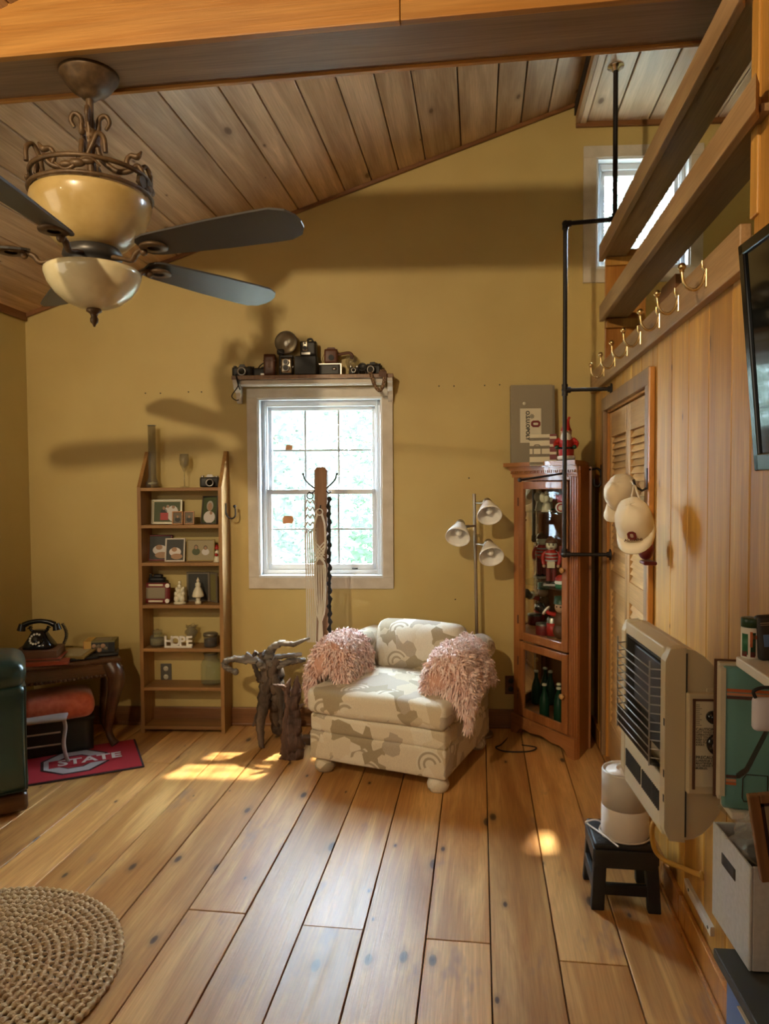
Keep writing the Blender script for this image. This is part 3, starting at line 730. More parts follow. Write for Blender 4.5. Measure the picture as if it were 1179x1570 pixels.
# ================================================================ BLACK PIPE RAIL
YP = 3.90
x0 = PY(866, 600, YP).x; x1 = PY(943, 300, YP).x; zt = PY(866, 343, YP).z; zb = PY(866, 850, YP).z; zm = PY(866, 598, YP).z; zh = PY(943, 336, YP).z
pipe = empty('pipe_clothes_rail', (x0, YP, zb)); tag(pipe, 'black iron pipe rail dropping from the ceiling in front of the glass cabinet', 'pipe rail')
zt -= zb; zm -= zb; zh -= zb; dx = x1-x0; top = ZFLAT-zb
def fitting(p, ax, r=.018, L=.03):
    a = Vector(p)-Vector(ax)*L/2; b = Vector(p)+Vector(ax)*L/2; return a, b
MB().cyl((0, 0, 0), (0, 0, zt), .0115).build('vertical_pipe', 'black_iron', pipe)
MB().cyl((dx, 0, zh), (dx, 0, top-.004), .0125).build('drop_pipe', 'black_iron', pipe)
MB().cyl((0, 0, zt), (dx, 0, zh), .0115).build('top_pipe', 'black_iron', pipe)
MB().cyl((0, 0, zm), (XR-x0, 0, zm), .010).build('wall_pipe', 'black_iron', pipe)
MB().cyl((0, 0, 0), (XR-x0, 0, 0), .010).build('wall_pipe', 'black_iron', pipe)
for p in ((0, 0, 0), (0, 0, zm), (0, 0, zt), (dx, 0, zh)):
    q = Vector(p); m_ = MB().sphere(q, .018, n=12)
    for d in ((0, 0, 1), (1, 0, 0), (0, 0, -1)):
        if p[2] == 0 and d[2] < 0 or (p[2] == zt and d[2] > 0) or (p[0] == dx and d[0] > 0): continue
        m_.cyl(q, q+Vector(d)*.030, .0155, .0165, 12)
    if p[0] == dx: m_.cyl(q, q+Vector((-.03, 0, 0)), .0155, n=12)
    m_.build('pipe_fitting', 'black_iron', pipe)
MB().lathe([(0, 0), (.042, 0), (.042, -.006), (.020, -.008), (.018, -.024), (0, -.024)], 24, T=TR(dx, 0, top)).build('ceiling_flange', 'chrome', pipe)
for z in (0, zm): MB().lathe([(0, 0), (.03, 0), (.03, .006), (.016, .008), (.015, .02), (0, .02)], 20, T=TR(XR-x0, 0, z) @ RY(R(-90))).build('wall_flange', 'black_iron', pipe)
# slim black swing arm
p0 = PY(797, 736, 3.86); p1 = PX(916, 718, XR-.03)
arm = empty('swing_arm', p1); tag(arm, 'slim black metal swing arm reaching from the wall across the cabinet top', 'swing arm')
d = p0-p1
MB().cyl((0, 0, 0), d, .006).sphere(d, .012).build('arm_rod', 'black_iron', arm)
MB().tube(smooth_path([(0, 0, 0), (.018, 0, -.02), (.02, 0, -.07), (.01, 0, -.10), (-.015, 0, -.095), (-.018, 0, -.06)], 4), .007, 8).box(.018, .03, -.015, .015, -.09, .02).build('wall_bracket', 'black_iron', arm)

# ================================================================ LADDER BOOKCASE
uL, uR = -2.068, -1.552; dB = .175
bc = empty('ladder_bookcase', BW(uL, -dB, 0), AL); tag(bc, 'open rough wooden ladder bookcase with six shelves against the yellow wall', 'bookcase')
wB = uR-uL
side = [(0, 0), (dB, 0), (dB, 1.72), (dB-.035, 1.72), (0, 1.50)]
T0 = Matrix(((0, 0, 1, 0), (1, 0, 0, 0), (0, 1, 0, 0), (0, 0, 0, 1)))      # (a,b,c)->(c,a,b)
MB().prism(side, 0, .022, T=T0).build('side_panel', 'bookcase_wood', bc, bevel=.002)
MB().prism(side, wB-.022, wB, T=T0).build('side_panel', 'bookcase_wood', bc, bevel=.002)
SZ = [1.497, 1.272, 1.044, .787, .522, .284, .045]
for z in SZ: MB().box(.022, wB-.022, 0, dB-.002, z-.020, z).build('shelf', 'bookcase_shelf', bc, bevel=.002)
# items on the bookcase
def at(px, py, off, z=None, name='item', label=None, cat=None, group=None, rz=0):
    u, zz = S(px, py, off)
    return empty(name, BW(u, -off, zz if z is None else z), AL+rz, label, cat, group)
v = at(234, 745, .09, SZ[0]+.0005, 'tall_glass_vase', 'tall narrow smoky glass cylinder vase at the top left of the bookcase', 'vase')
MB().lathe([(0, 0), (.032, 0), (.040, .012), (.040, .030), (.030, .045), (.024, .06), (.024, .38), (.021, .38), (.021, .065), (.028, .045), (.030, .02), (0, .016)], 24).build('glass_body', 'smoked_glass', v)
MB().lathe([(0, .018), (.028, .02), (.028, .03), (0, .036)], 18).build('pebbles', 'paper_white', v)
MB().tube([(.024*math.cos(t*2*pi/24), .024*math.sin(t*2*pi/24), .38) for t in range(24)], .0018, 6, closed=True).build('rim', 'pewter', v)
v = at(283, 745, .09, SZ[0]+.0005, 'champagne_flute', 'etched champagne flute standing alone on the bookcase top shelf', 'glass')
MB().lathe([(0, 0), (.028, .0), (.028, .003), (.005, .008), (.0035, .05), (.0035, .09), (.012, .11), (.026, .14), (.030, .17), (.026, .205), (.024, .205), (.027, .17), (.022, .14), (0, .115)], 24).build('glass_body', 'smoked_glass', v)
# helpers for small cameras
def camera_body(root, w, h, d, body='black_leather', trim='gunmetal', lens=True, prism=True, lensr=.022, lo=.0):
    MB().rbox(-w/2, w/2, -d/2, d/2, .0, h, .006, 2).build('body', body, root)
    if prism: MB().prism([(-.022, 0), (.022, 0), (.014, .016), (-.014, .016)], -d/2-.002, d/2, T=TR(0, 0, h) @ RX(R(90))).build('prism_housing', trim, root, bevel=.002)
    MB().cyl((-w*.36, 0, h), (-w*.36, 0, h+.009), .010).cyl((w*.34, 0, h), (w*.34, 0, h+.007), .011).cyl((w*.22, 0, h), (w*.22, 0, h+.005), .005).build('dials', trim, root)
    if lens:
        l = MB().cyl((lo, -d/2-.030, h*.45), (lo, -d/2, h*.45), lensr, lensr*1.05, 20).build('lens', 'near_black', root)
        MB().lathe([(lensr*.95, 0), (lensr*1.05, .004), (lensr*.75, .006), (lensr*.7, .002)], 20, T=TR(lo, -d/2-.030, h*.45) @ RX(R(90))).build('lens_ring', 'steel', root)
        MB().cyl((lo, -d/2-.031, h*.45), (lo, -d/2-.0305, h*.45), lensr*.7, n=18).build('glass', 'screen', root)
v = at(322, 745, .08, SZ[0]+.0005, 'film_camera', 'small silver and black film camera at the right end of the bookcase top shelf', 'camera', rz=.25)
camera_body(v, .12, .062, .04, 'near_black', 'steel', lensr=.024)
# photo frames
def frame(px0, py0, px1, py1, off, zbase, label, fmat, kind, tilt=-.12, fw=.012, rz=0, matw=0, group='photo frames on the bookcase', name='photo_frame'):
    uc = (px0+px1)/2; u0, z1 = S(px0, py0, off); u1, _ = S(px1, py0, off)
    w = u1-u0; h = z1-zbase
    root = empty(name, BW((u0+u1)/2, -off, zbase+.0008), 0, label, 'photo frame', group, rot=(tilt, 0, AL+rz))
    MB().box(-w/2, -w/2+fw, 0, .014, 0, h).box(w/2-fw, w/2, 0, .014, 0, h).box(-w/2+fw, w/2-fw, 0, .014, 0, fw).box(-w/2+fw, w/2-fw, 0, .014, h-fw, h).build('frame_moulding', fmat, root, bevel=.0015, seg=1)
    MB().box(-w/2+.002, w/2-.002, .009, .013, .002, h-.002).build('backing', 'near_black', root)
    iw, ih = w-2*fw, h-2*fw
    if matw:
        MB().box(-iw/2, iw/2, .0065, .009, fw, fw+ih).build('mount', 'photo_sepia' if kind == 'couple' else 'paper', root)
    mw, mh = iw-2*matw, ih-2*matw
    cz = h/2
    pm = MB(); mats_ = ['photo_dark', 'skin_print', 'print_white', 'photo_green', 'hair_grey', 'photo_mid', 'red', 'photo_sepia']
    y = .006
    def rect(x0, x1, z0, z1, m, dy=0): pm.box(x0, x1, y-dy-.0004, y-dy, z0, z1, m)
    def ell(cx, cz_, rx, rz_, m, dy=0, n=16):
        pm.prism([(cx+rx*math.cos(2*pi*i/n), cz_+rz_*math.sin(2*pi*i/n)) for i in range(n)], y-dy-.0004, y-dy, m, T=Matrix(((1, 0, 0, 0), (0, 0, 1, 0), (0, 1, 0, 0), (0, 0, 0, 1))))
    def person(cx, cz_, s, cloth=2, hair=0, skin=1, dy=.0006):
        ell(cx, cz_-s*.9, s*.85, s*.75, cloth, dy); ell(cx, cz_+.02*s, s*.42, s*.5, hair, dy+.0005); ell(cx, cz_-.04*s, s*.30, s*.40, skin, dy+.001)
    x0, x1, z0, z1 = -mw/2, mw/2, cz-mh/2, cz+mh/2
    if kind == 'group':
        rect(x0, x1, z0, z1, 3); ell(mw*.22, cz-.01, mw*.22, mh*.4, 2, .0004); person(-mw*.12, cz+mh*.18, mh*.2, 0, 5); person(.03*mw, cz+mh*.26, mh*.17, 2, 4); person(mw*.24, cz+mh*.24, mh*.18, 2, 5)
        rect(-mw*.25, mw*.05, cz-mh*.42, cz-mh*.05, 6, .002)
    elif kind == 'woman':
        rect(x0, x1, z0, z1, 3); ell(0, cz-mh*.28, mw*.42, mh*.24, 2, .0005); ell(0, cz+mh*.16, mw*.24, mh*.2, 4, .001); ell(0, cz+mh*.12, mw*.17, mh*.16, 1, .0015); ell(mw*.12, cz-mh*.12, mw*.10, mh*.07, 1, .002)
    elif kind == 'child':
        rect(x0, x1, z0, z1, 5); person(0, cz+mh*.12, mh*.3, 0, 5)
    elif kind == 'baby':
        rect(x0, x1, z0, z1, 0); ell(0, cz-mh*.1, mw*.35, mh*.22, 2, .0005); ell(-mw*.05, cz+mh*.02, mw*.16, mh*.11, 1, .001); ell(mw*.1, cz-mh*.32, mw*.34, mh*.14, 1, .001)
    elif kind == 'couple':
        ell(0, cz, mw*.5, mh*.46, 7); person(-mw*.19, cz+mh*.16, mh*.27, 3, 0, 1); person(mw*.2, cz+mh*.13, mh*.25, 2, 0, 1)
    elif kind == 'dark':
        rect(x0, x1, z0, z1, 0); rect(x0+mw*.1, x1-mw*.1, z0+mh*.1, z1-mh*.1, 3, .0004)
    pm.build('photo_print', mats_, root)
    return root
frame(231, 766, 278, 804, .060, SZ[1], 'wide silver-edged glass photo frame of a family group, upper shelf', 'silver_frame', 'group', fw=.008, matw=.006)
frame(263, 784, 279.5, 804, .135, SZ[1], 'small orange wood photo frame in front of the wide silver one', 'casing_orange', 'child', fw=.007)
frame(281.5, 784, 297, 804, .135, SZ[1], 'small orange wood photo frame standing free in the middle of the upper shelf', 'casing_orange', 'child', fw=.007, rz=.1)
frame(304, 760, 333, 804, .075, SZ[1], 'green marbled photo frame with portrait of a white-haired woman', 'pewter', 'woman', fw=.008, rz=-.35, tilt=-.15)
frame(226, 820, 262, 860, .060, SZ[2], 'dark burgundy photo frame leaning behind a white one', 'dark_red', 'baby', tilt=-.18, fw=.009, rz=.1, matw=.0)
frame(252, 825, 282, 861, .115, SZ[2], 'white photo frame of a sleeping baby leaning on the burgundy frame', 'white_trim', 'baby', tilt=-.2, fw=.009, rz=.08)
frame(285, 827, 328, 860, .090, SZ[2], 'gold-edged photo frame with an old oval couple portrait', 'gold_frame', 'couple', tilt=-.1, fw=.006, matw=.006)
def figurine(root, h, mats_, base=True):
    s = h
    MB().lathe([(0, 0), (s*.22, 0), (s*.23, s*.04), (s*.20, s*.06), (0, s*.06)], 18).build('base', mats_[0], root)
    MB().lathe([(s*.19, s*.05), (s*.20, s*.12), (s*.16, s*.30), (s*.11, s*.48), (s*.13, s*.60), (s*.10, s*.68), (s*.04, s*.72), (0, s*.72)], 18).build('robe', mats_[1], root)
    MB().sphere((0, 0, s*.80), s*.09).build('head', mats_[2], root)
    return root
v = at(333, 862, .14, SZ[2]+.0005, 'porcelain_figurine', 'small white and red figurine at the right end of the photo frame shelf', 'figurine')
figurine(v, .10, ['porcelain', 'porcelain', 'skin']); MB().lathe([(.012, .078), (.014, .086), (.004, .105), (0, .106)], 12).build('hat', 'red', v); MB().sphere((.0, -.016, .045), .010).build('red_bundle', 'red', v)
# plaque with round corners and black toy on top
u0, _ = S(219, 926, .10); u1, _ = S(262, 926, .10)
v = empty('drawing_toy', BW((u0+u1)/2, -.11, SZ[3]+.0005), 0, 'dark red framed drawing toy with four white round corners', 'toy', rot=(-.08, 0, AL))
w = .175; h = .125
MB().rbox(-w/2, w/2, -.012, .012, 0, h, .008, 2).build('body', 'dark_red', v)
MB().rbox(-w/2+.028, w/2-.028, -.0145, -.010, .028, h-.028, .002, 2).build('screen_face', 'grey_box', v)
for x in (-1, 1):
    for z in (.016, h-.016): MB().cyl((x*(w/2-.012), -.024, z), (x*(w/2-.012), -.011, z), .013, n=18).build('corner_knob', 'paper_white', v)
for z in (.013, h-.013): MB().rbox(-.045, .045, -.0145, -.010, z-.006, z+.006, .004, 2).build('label_bar', 'paper', v)
v = empty('toy_engine', BW((u0+u1)/2, -.07, SZ[3]+.0005), AL, 'black toy vehicle shape looming behind the dark red drawing toy', 'toy')
MB().rbox(-.07, .055, -.025, .025, 0, .13, .008, 2).build('pedestal', 'near_black', v)
MB().rbox(-.055, .045, -.022, .022, .13, .155, .008, 2).rbox(-.03, .03, -.02, .02, .150, .175, .010, 2).cyl((-.045, -.0, .15), (-.045, 0, .178), .009).build('upper_body', 'black_matte', v)
v = at(276, 926, .12, SZ[3]+.0005, 'nativity_figurine', 'cream porcelain group figurine standing beside the drawing toy', 'figurine')
rd = random.Random(4)
MB().lathe([(0, 0), (.036, 0), (.038, .008), (.03, .013), (0, .013)], 20).build('base', 'porcelain', v)
mb = MB()
for i, (x, z, r) in enumerate([(-.018, .03, .018), (.016, .03, .018), (0, .045, .02), (-.020, .06, .014), (.021, .062, .014), (-.008, .078, .016), (.013, .08, .014), (-.021, .088, .009), (.02, .094, .009), (0, .105, .013), (0, .128, .010)]): mb.sphere((x, rd.uniform(-.008, .008), z), r, sz=1.25, n=10)
mb.build('figures', 'porcelain', v)
v = at(304, 926, .125, SZ[3]+.0005, 'bride_figurine', 'white bell-skirted lady figurine in front of the dark open frame', 'figurine')
MB().lathe([(0, 0), (.018, 0), (.019, .012), (.012, .018), (.014, .026), (.012, .036), (.02, .04)], 18).sphere((0, 0, .030), .014).build('base', 'porcelain', v)
MB().lathe([(.034, .044), (.036, .050), (.030, .072), (.022, .092), (.014, .105), (.017, .112), (.015, .126), (.008, .132), (0, .133)], 20).build('skirt', 'porcelain', v)
MB().sphere((0, 0, .140), .010).lathe([(.009, .145), (.003, .156), (0, .164)], 10).build('head', 'porcelain', v)
u0, _ = S(286, 926, .06)
v = empty('folding_photo_frame', BW(u0+.075, -.045, SZ[3]+.0005), AL, 'dark hinged double photo frame standing open behind the lady figurine', 'photo frame', 'photo frames on the bookcase')
MB().box(-.078, .068, 0, .010, 0, .185).build('left_leaf', 'photo_mid', v, bevel=.002)
MB().box(-.066, .056, -.002, 0, .012, .173).build('left_print', 'photo_dark', v)
MB().box(0, .075, 0, .010, 0, .185, T=TR(.070, -.002, 0) @ RZ(R(-42))).build('right_leaf', 'photo_mid', v, bevel=.002)
MB().box(.010, .065, -.002, 0, .012, .173, T=TR(.070, -.002, 0) @ RZ(R(-42))).build('right_print', 'book_olive', v)
# jars
def jar(root, r, h, neck, glass, lid=None, fill=None, lidh=.014):
    b = MB().lathe([(0, .002), (r*.85, .0), (r, .01), (r*1.02, h*.35), (r, h*.65), (r*.85, h*.78), (neck, h*.84), (neck, h), (neck-.003, h), (neck-.003, h*.84), (r*.82, h*.765), (r-.004, h*.64), (r-.004, .012), (0, .008)], 26).build('glass_body', glass, root)
    if fill: MB().lathe([(0, .009), (r-.005, .012), (r-.005, h*fill), (0, h*fill)], 22).build('contents', 'sand_fill', root)
    if lid: MB().lathe([(0, h+lidh+.008), (.008, h+lidh+.008), (.009, h+lidh), (neck+.002, h+lidh), (neck+.004, h), (neck+.003, h-.008), (0, h-.008)], 22).build('lid', lid, root)
v = at(242, 992, .11, SZ[4]+.0005, 'lidded_jar', 'squat ribbed glass jar with lid at the left of the HOPE sign', 'jar', 'glass jars on the bookcase')
jar(v, .048, .085, .026, 'jar_glass', 'smoked_glass', .55)
v = at(294, 992, .07, SZ[4]+.0005, 'curled_glass_vase', 'dark glass vase with a frilled rim behind the HOPE sign', 'vase')
MB().lathe([(0, 0), (.020, 0), (.022, .006), (.014, .02), (.022, .045), (.042, .075), (.040, .09), (.028, .10), (.034, .118), (.031, .119), (.024, .10), (.036, .088), (.036, .076), (.012, .04), (0, .03)], 24).build('glass_body', 'smoked_glass', v)
MB().tube([((.034+.005*math.sin(t*5))*math.cos(t), (.034+.005*math.sin(t*5))*math.sin(t), .119+.005*math.cos(t*4)) for t in [2*pi*i/36 for i in range(36)]], .0025, 6, closed=True).build('frilled_rim', 'smoked_glass', v)
v = at(323, 992, .11, SZ[4]+.0005, 'candle_jar', 'dark candle jar with metal lid at the right of the HOPE shelf', 'jar', 'glass jars on the bookcase')
MB().lathe([(0, 0), (.040, 0), (.042, .004), (.042, .065), (.038, .068), (.038, .01), (0, .008)], 24).build('glass_body', 'smoked_glass', v)
MB().lathe([(0, .009), (.037, .009), (.037, .045), (0, .045)], 22).build('wax', 'book_brown', v)
MB().lathe([(0, .085), (.040, .084), (.044, .08), (.044, .066), (0, .066)], 24).build('lid', 'tin_lid', v)
v = at(274, 992, .145, SZ[4]+.0005, 'hope_letter_sign', 'small white letter block sign reading HOPE', 'sign')
MB().box(-.085, .085, -.012, .012, 0, .010).build('base', 'paper_white', v, bevel=.001)
for i, c in enumerate('HOPE'):
    text('letter', c, .082, 'paper_white', v, (-.062+.042*i, .004, .010+.026), (R(90), 0, 0), .006, bold=.0022)
v = at(324, 1054, .09, SZ[5]+.0005, 'large_glass_jar', 'big empty clear glass jar on the second lowest shelf', 'jar', 'glass jars on the bookcase')
jar(v, .062, .19, .042, 'jar_glass', None)
MB().lathe([(.042, .185), (.047, .187), (.047, .194), (.042, .196), (.038, .194), (.038, .185)], 24).build('rim', 'smoked_glass', v)
# wall outlet behind bookcase
def outlet(name, u, z, label, plate, face, loc=None, rz=AL, w=.07, h=.115, gangs=1):
    v = empty(name, BW(u, 0, z) if loc is None else loc, rz, label, 'outlet')
    MB().box(-w/2, w/2, -.006, 0, -h/2, h/2).build('cover_plate', plate, v, bevel=.002)
    for g_ in range(gangs):
        gx = (g_-(gangs-1)/2)*.046
        for s in (-.026, .026):
            f = MB().lathe([(0, -.0095), (.014, -.0095), (.0165, -.006), (0, -.006)], 18, T=TR(gx, 0, s) @ RX(R(-90)) @ TR(0, 0, 0)).build('receptacle', face, v)
            MB().box(gx-.006, gx-.004, -.0105, -.009, s-.002, s+.007).box(gx+.004, gx+.006, -.0105, -.009, s-.002, s+.007).cyl((gx, -.0105, s-.008), (gx, -.009, s-.008), .002, n=8).build('slots', 'black_matte', f)
    return v
u, z = S(255, 1031, 0); outlet('wall_outlet', u, z, 'wall outlet with leopard-spotted plate seen through the bookcase', 'ceramic_plate', 'paper')
u, z = S(783, 1050, 0); outlet('wall_outlet', u, z, 'dark brown wall outlet between the armchair and the cabinet', 'book_brown', 'near_black')
# hook on the side of the bookcase
sh = empty('side_hook', BW(uR, -.09, 1.33), AL, 'black iron hook screwed to the right side of the bookcase', 'hook')
MB().box(0, .004, -.008, .008, .0, .07).tube(smooth_path([(.004, 0, .01), (.012, 0, -.012), (.035, 0, -.025), (.058, 0, -.01), (.060, 0, .03), (.056, 0, .045)], 5), lerp_list([.005, .004], 26), 8).build('hook_arm', 'black_iron', sh)
MB().sphere((.056, 0, .05), .010).build('ball_end', 'black_iron', sh)

# ================================================================ SHELF OVER THE WINDOW WITH CAMERAS
u0, z0 = S(352, 582, .13); u1, _ = S(606, 580, .13); ws = u1-u0
zs = 2.148
wsf = empty('window_shelf', BW(u0, 0, zs), AL); tag(wsf, 'narrow wooden shelf with white scrolled brackets above the window', 'shelf')
MB().box(0.012, ws-.012, -.135, -.001, -.004, .020).build('shelf_top', 'photo_mid_wood' if 'photo_mid_wood' in M else 'frame_brown', wsf, bevel=.003)
MB().box(.06, ws-.06, -.10, -.075, -.040, -.004).box(.06, ws-.06, -.112, -.10, -.034, -.006).build('front_rail', 'white_trim', wsf, bevel=.003)
for x in (.018, ws-.048):
    prof = [(0, 0), (-.13, 0), (-.13, -.025), (-.118, -.032), (-.110, -.055), (-.085, -.068), (-.060, -.075), (-.045, -.10), (-.040, -.125), (-.02, -.135), (0, -.135)]
    MB().prism([(a, b) for a, b in prof], x, x+.03, T=T0 @ TR(0, 0, 0)).build('bracket', 'white_trim', wsf, bevel=.003)
zc = zs+.0205
def sc_at(px, name, label, off=.07, rz=0, z=zc, group='old cameras on the shelf over the window', cat='camera'):
    u, _ = S(px, 560, off); return empty(name, BW(u, -off, z), AL+rz, label, cat, group)
v = sc_at(372, 'film_camera', 'black reflex film camera at the left end of the window shelf', rz=.12); camera_body(v, .125, .056, .045, 'black_leather', 'near_black', lensr=.026)
v = sc_at(396, 'film_camera', 'low black camera with raised wind lever beside the reflex camera', .05, -.1); camera_body(v, .10, .055, .035, 'near_black', 'near_black', lens=False, prism=False)
MB().tube([(0, 0, .055), (.015, -.01, .068), (.04, -.012, .085)], [.004, .004, .003], 6).build('wind_lever', 'black_matte', v); MB().box(.02, .042, -.0185, -.017, .008, .02).build('name_plate', 'steel', v)
v = sc_at(414, 'camera_case', 'upright brown leather camera case left of the flash reflector', .06, .05, cat='camera case')
MB().rbox(-.036, .036, -.03, .03, 0, .135, .008, 2).build('case_body', 'brown_leather', v); MB().box(-.037, .037, -.031, .031, .09, .095).box(-.008, .008, -.033, -.030, .05, .10).build('strap_band', 'book_brown', v)
v = sc_at(440, 'flash_unit', 'old flash gun with a large round polished reflector', .045, cat='flash')
MB().cyl((-.035, .0, 0), (-.035, 0, .16), .013).rbox(-.06, -.015, -.018, .018, .135, .168, .008, 2).build('handle', 'near_black', v)
MB().lathe([(0, .028), (.02, .026), (.045, .014), (.062, -.004), (.068, -.022), (.070, -.022), (.064, -.002), (.046, .018), (.02, .030), (0, .032)], 32, T=TR(.0, 0, .205) @ RX(R(-90))).build('reflector', 'nickel', v)
MB().sphere((0, -.012, .20), .014, sz=1.2).build('bulb', 'bulb_glass', v)
MB().lathe([(.066, -.001), (.069, -.001), (.069, .001), (.066, .001)], 32, T=TR(0, -.022, .205) @ RX(R(90))).build('rim', 'gunmetal', v)
v = sc_at(440, 'twin_lens_camera', 'twin lens reflex camera with silver front under the flash reflector', .105)
MB().rbox(-.036, .036, -.02, .030, 0, .105, .005, 2).build('body', 'black_leather', v)
MB().box(-.038, .038, -.022, .030, .104, .118).build('hood', 'near_black', v, bevel=.002)
MB().rbox(-.031, .031, -.026, -.019, .012, .098, .004, 2).build('front_plate', 'nickel', v)
for z, r in ((.040, .021), (.075, .018)):
    l = MB().cyl((0, -.040, z), (0, -.025, z), r, n=20).build('lens', 'near_black', v)
    MB().lathe([(r*.8, 0), (r*1.02, 0), (r*1.02, .002), (r*.8, .002)], 20, T=TR(0, -.040, z) @ RX(R(90))).build('lens_ring', 'steel', l)
for x in (-.04, .034): MB().cyl((x, 0, .05), (x+.006, 0, .05), .010).build('focus_knob', 'steel', v)
v = sc_at(471, 'box_camera', 'large plain black box camera supporting a smaller one', .065)
MB().rbox(-.066, .066, -.045, .045, 0, .118, .005, 2).build('body', 'black_leather', v)
MB().box(-.070, .058, -.047, -.044, .006, .112).build('front_panel', 'black_matte', v, bevel=.002)
v = sc_at(473, 'box_camera', 'small black box camera with silver face plate, topmost on the window shelf', .07, z=zc+.119, rz=.0)
MB().rbox(-.046, .052, -.035, .04, 0, .085, .005, 2).build('body', 'black_leather', v)
MB().rbox(-.030, .002, -.040, -.034, .025, .084, .002, 2).build('front_plate', 'nickel', v)
MB().cyl((-.014, -.046, .043), (-.014, -.039, .043), .0125, n=18).cyl((-.014, -.042, .070), (-.014, -.039, .070), .006, n=12).build('lens', 'black_matte', v)
MB().box(-.036, .016, -.038, -.034, .004, .017).build('name_plate', 'steel', v)
MB().tube(smooth_path([(-.005, 0, .084), (.0, 0, .100), (.02, 0, .102), (.03, 0, .084)], 4), .007, 6).build('carry_strap', 'black_matte', v)
v = sc_at(507, 'folding_camera', 'long low camera with silver edge carrying the brown box camera', .06)
MB().rbox(-.066, .066, -.03, .03, 0, .068, .004, 2).build('body', 'near_black', v)
MB().box(.062, .069, -.032, .03, .0, .069).box(-.068, .068, -.032, -.029, .065, .070).build('edge_trim', 'steel', v); MB().lathe([(0, .002), (.012, .002), (.012, 0)], 14, T=TR(.025, -.031, .038) @ RX(R(90)) @ Matrix.Diagonal((1.3, .8, 1, 1))).build('badge', 'steel', v)
v = sc_at(508, 'box_camera', 'brown leather box camera with a looping strap', .06, z=zc+.0705, rz=.1)
MB().rbox(-.042, .040, -.03, .03, 0, .088, .006, 2).prism([(-.03, 0), (.03, 0), (.02, .012), (-.02, .012)], -.02, .02, T=TR(0, 0, .086) @ RX(R(90))).build('body', 'brown_leather', v)
MB().cyl((0, -.036, .035), (0, -.029, .035), .017, n=18).build('lens', 'black_matte', v)
MB().tube(smooth_path([(.038, -.01, .055), (.07, -.01, .062), (.11, -.012, .066), (.128, -.014, .050), (.120, -.016, .03)], 5), .005, 6, flat=2).tube(smooth_path([(-.04, -.02, .06), (-.052, -.025, .03), (-.045, -.03, .005)], 5), .0015, 5).build('strap', 'brown_leather', v)
v = sc_at(540, 'glass_flash_globe', 'pale glass globe behind the small lenses on the window shelf', .04, cat='glass globe')
MB().lathe([(0, 0), (.025, 0), (.027, .03), (.020, .04), (.036, .06), (.042, .085), (.034, .112), (.018, .125), (0, .128)], 22).build('globe', 'smoked_glass', v)
MB().cyl((0, 0, .002), (0, 0, .04), .02).build('socket', 'pewter', v)
v = sc_at(543, 'compact_camera', 'tiny silver-lensed camera in front of the pale globe', .105); camera_body(v, .055, .042, .028, 'near_black', 'steel', prism=False, lensr=.014)
v = sc_at(556, 'camera_lens', 'loose black lens standing beside the tiny camera', .075, cat='lens'); MB().lathe([(0, 0), (.026, 0), (.027, .03), (.024, .034), (.027, .038), (.027, .055), (.022, .056), (.020, .048), (0, .046)], 22, T=TR(0, .02, .027) @ RX(R(70))).build('barrel', 'near_black', v)
MB().lathe([(.020, .0), (.024, .0), (.024, .002), (.02, .002)], 20, T=TR(0, -.034, .008) @ RX(R(70))).build('ring', 'steel', v)
v = sc_at(573, 'film_camera', 'black camera at the right end of the window shelf with its strap hanging', .065, -.3); camera_body(v, .10, .060, .045, 'black_leather', 'near_black', lensr=.024)
def ribbon(root, pts, w, mt, name, nrm=(0, -1, 0), th=.0015, m_=None):
    P = smooth_path(pts, 6); mb = MB(); vs_ = []; fs_ = []
    for i, p in enumerate(P):
        t = (P[min(i+1, len(P)-1)]-P[max(i-1, 0)]).normalized(); s = t.cross(Vector(nrm))
        if s.length < 1e-4: s = Vector((1, 0, 0))
        s = s.normalized()*w/2; n_ = Vector(nrm)*th/2
        vs_ += [p-s-n_, p+s-n_, p+s+n_, p-s+n_]
    for i in range(len(P)-1):
        for j in range(4): fs_.append((4*i+j, 4*i+(j+1) % 4, 4*i+4+(j+1) % 4, 4*i+4+j))
    fs_ += [(0, 1, 2, 3), (4*len(P)-4, 4*len(P)-3, 4*len(P)-2, 4*len(P)-1)]
    return mb.add(vs_, fs_, 0, None, True).build(name, mt, root)
noisy('woven_strap', (.10, .045, .022), (.30, .20, .12), 120, .8, 0, lo=.45, hi=.55)
u, z = S(582, 575, .15)
v = empty('camera_strap', BW(u, -.145, zs+.022), AL, 'patterned brown woven camera strap looped over the right shelf end', 'strap')
ribbon(v, [(-.055, .0, .004), (-.045, -.006, -.03), (-.028, -.007, -.075), (.0, -.008, -.105), (.022, -.007, -.07), (.030, -.006, -.02), (.025, -.004, .01), (.0, .02, .012)], .022, 'woven_strap', 'strap_loop')
MB().box(-.005, .042, -.014, -.010, -.025, .008).build('buckle', 'book_brown', v, bevel=.003)
u, z = S(361, 580, .15)
v = empty('camera_strap', BW(u, -.142, zs+.022), AL, 'thin black camera cord dangling from the left shelf end', 'strap')
ribbon(v, [(.0, .03, .003), (.0, -.002, .0), (.012, -.004, -.05), (.026, -.004, -.09)], .006, 'black_cord', 'cord')
ribbon(v, [(.0, -.002, .0), (.016, -.004, -.06), (-.02, -.004, -.115), (-.022, -.004, -.135), (.0, -.004, -.152), (.018, -.004, -.150)], .006, 'black_cord', 'cord')

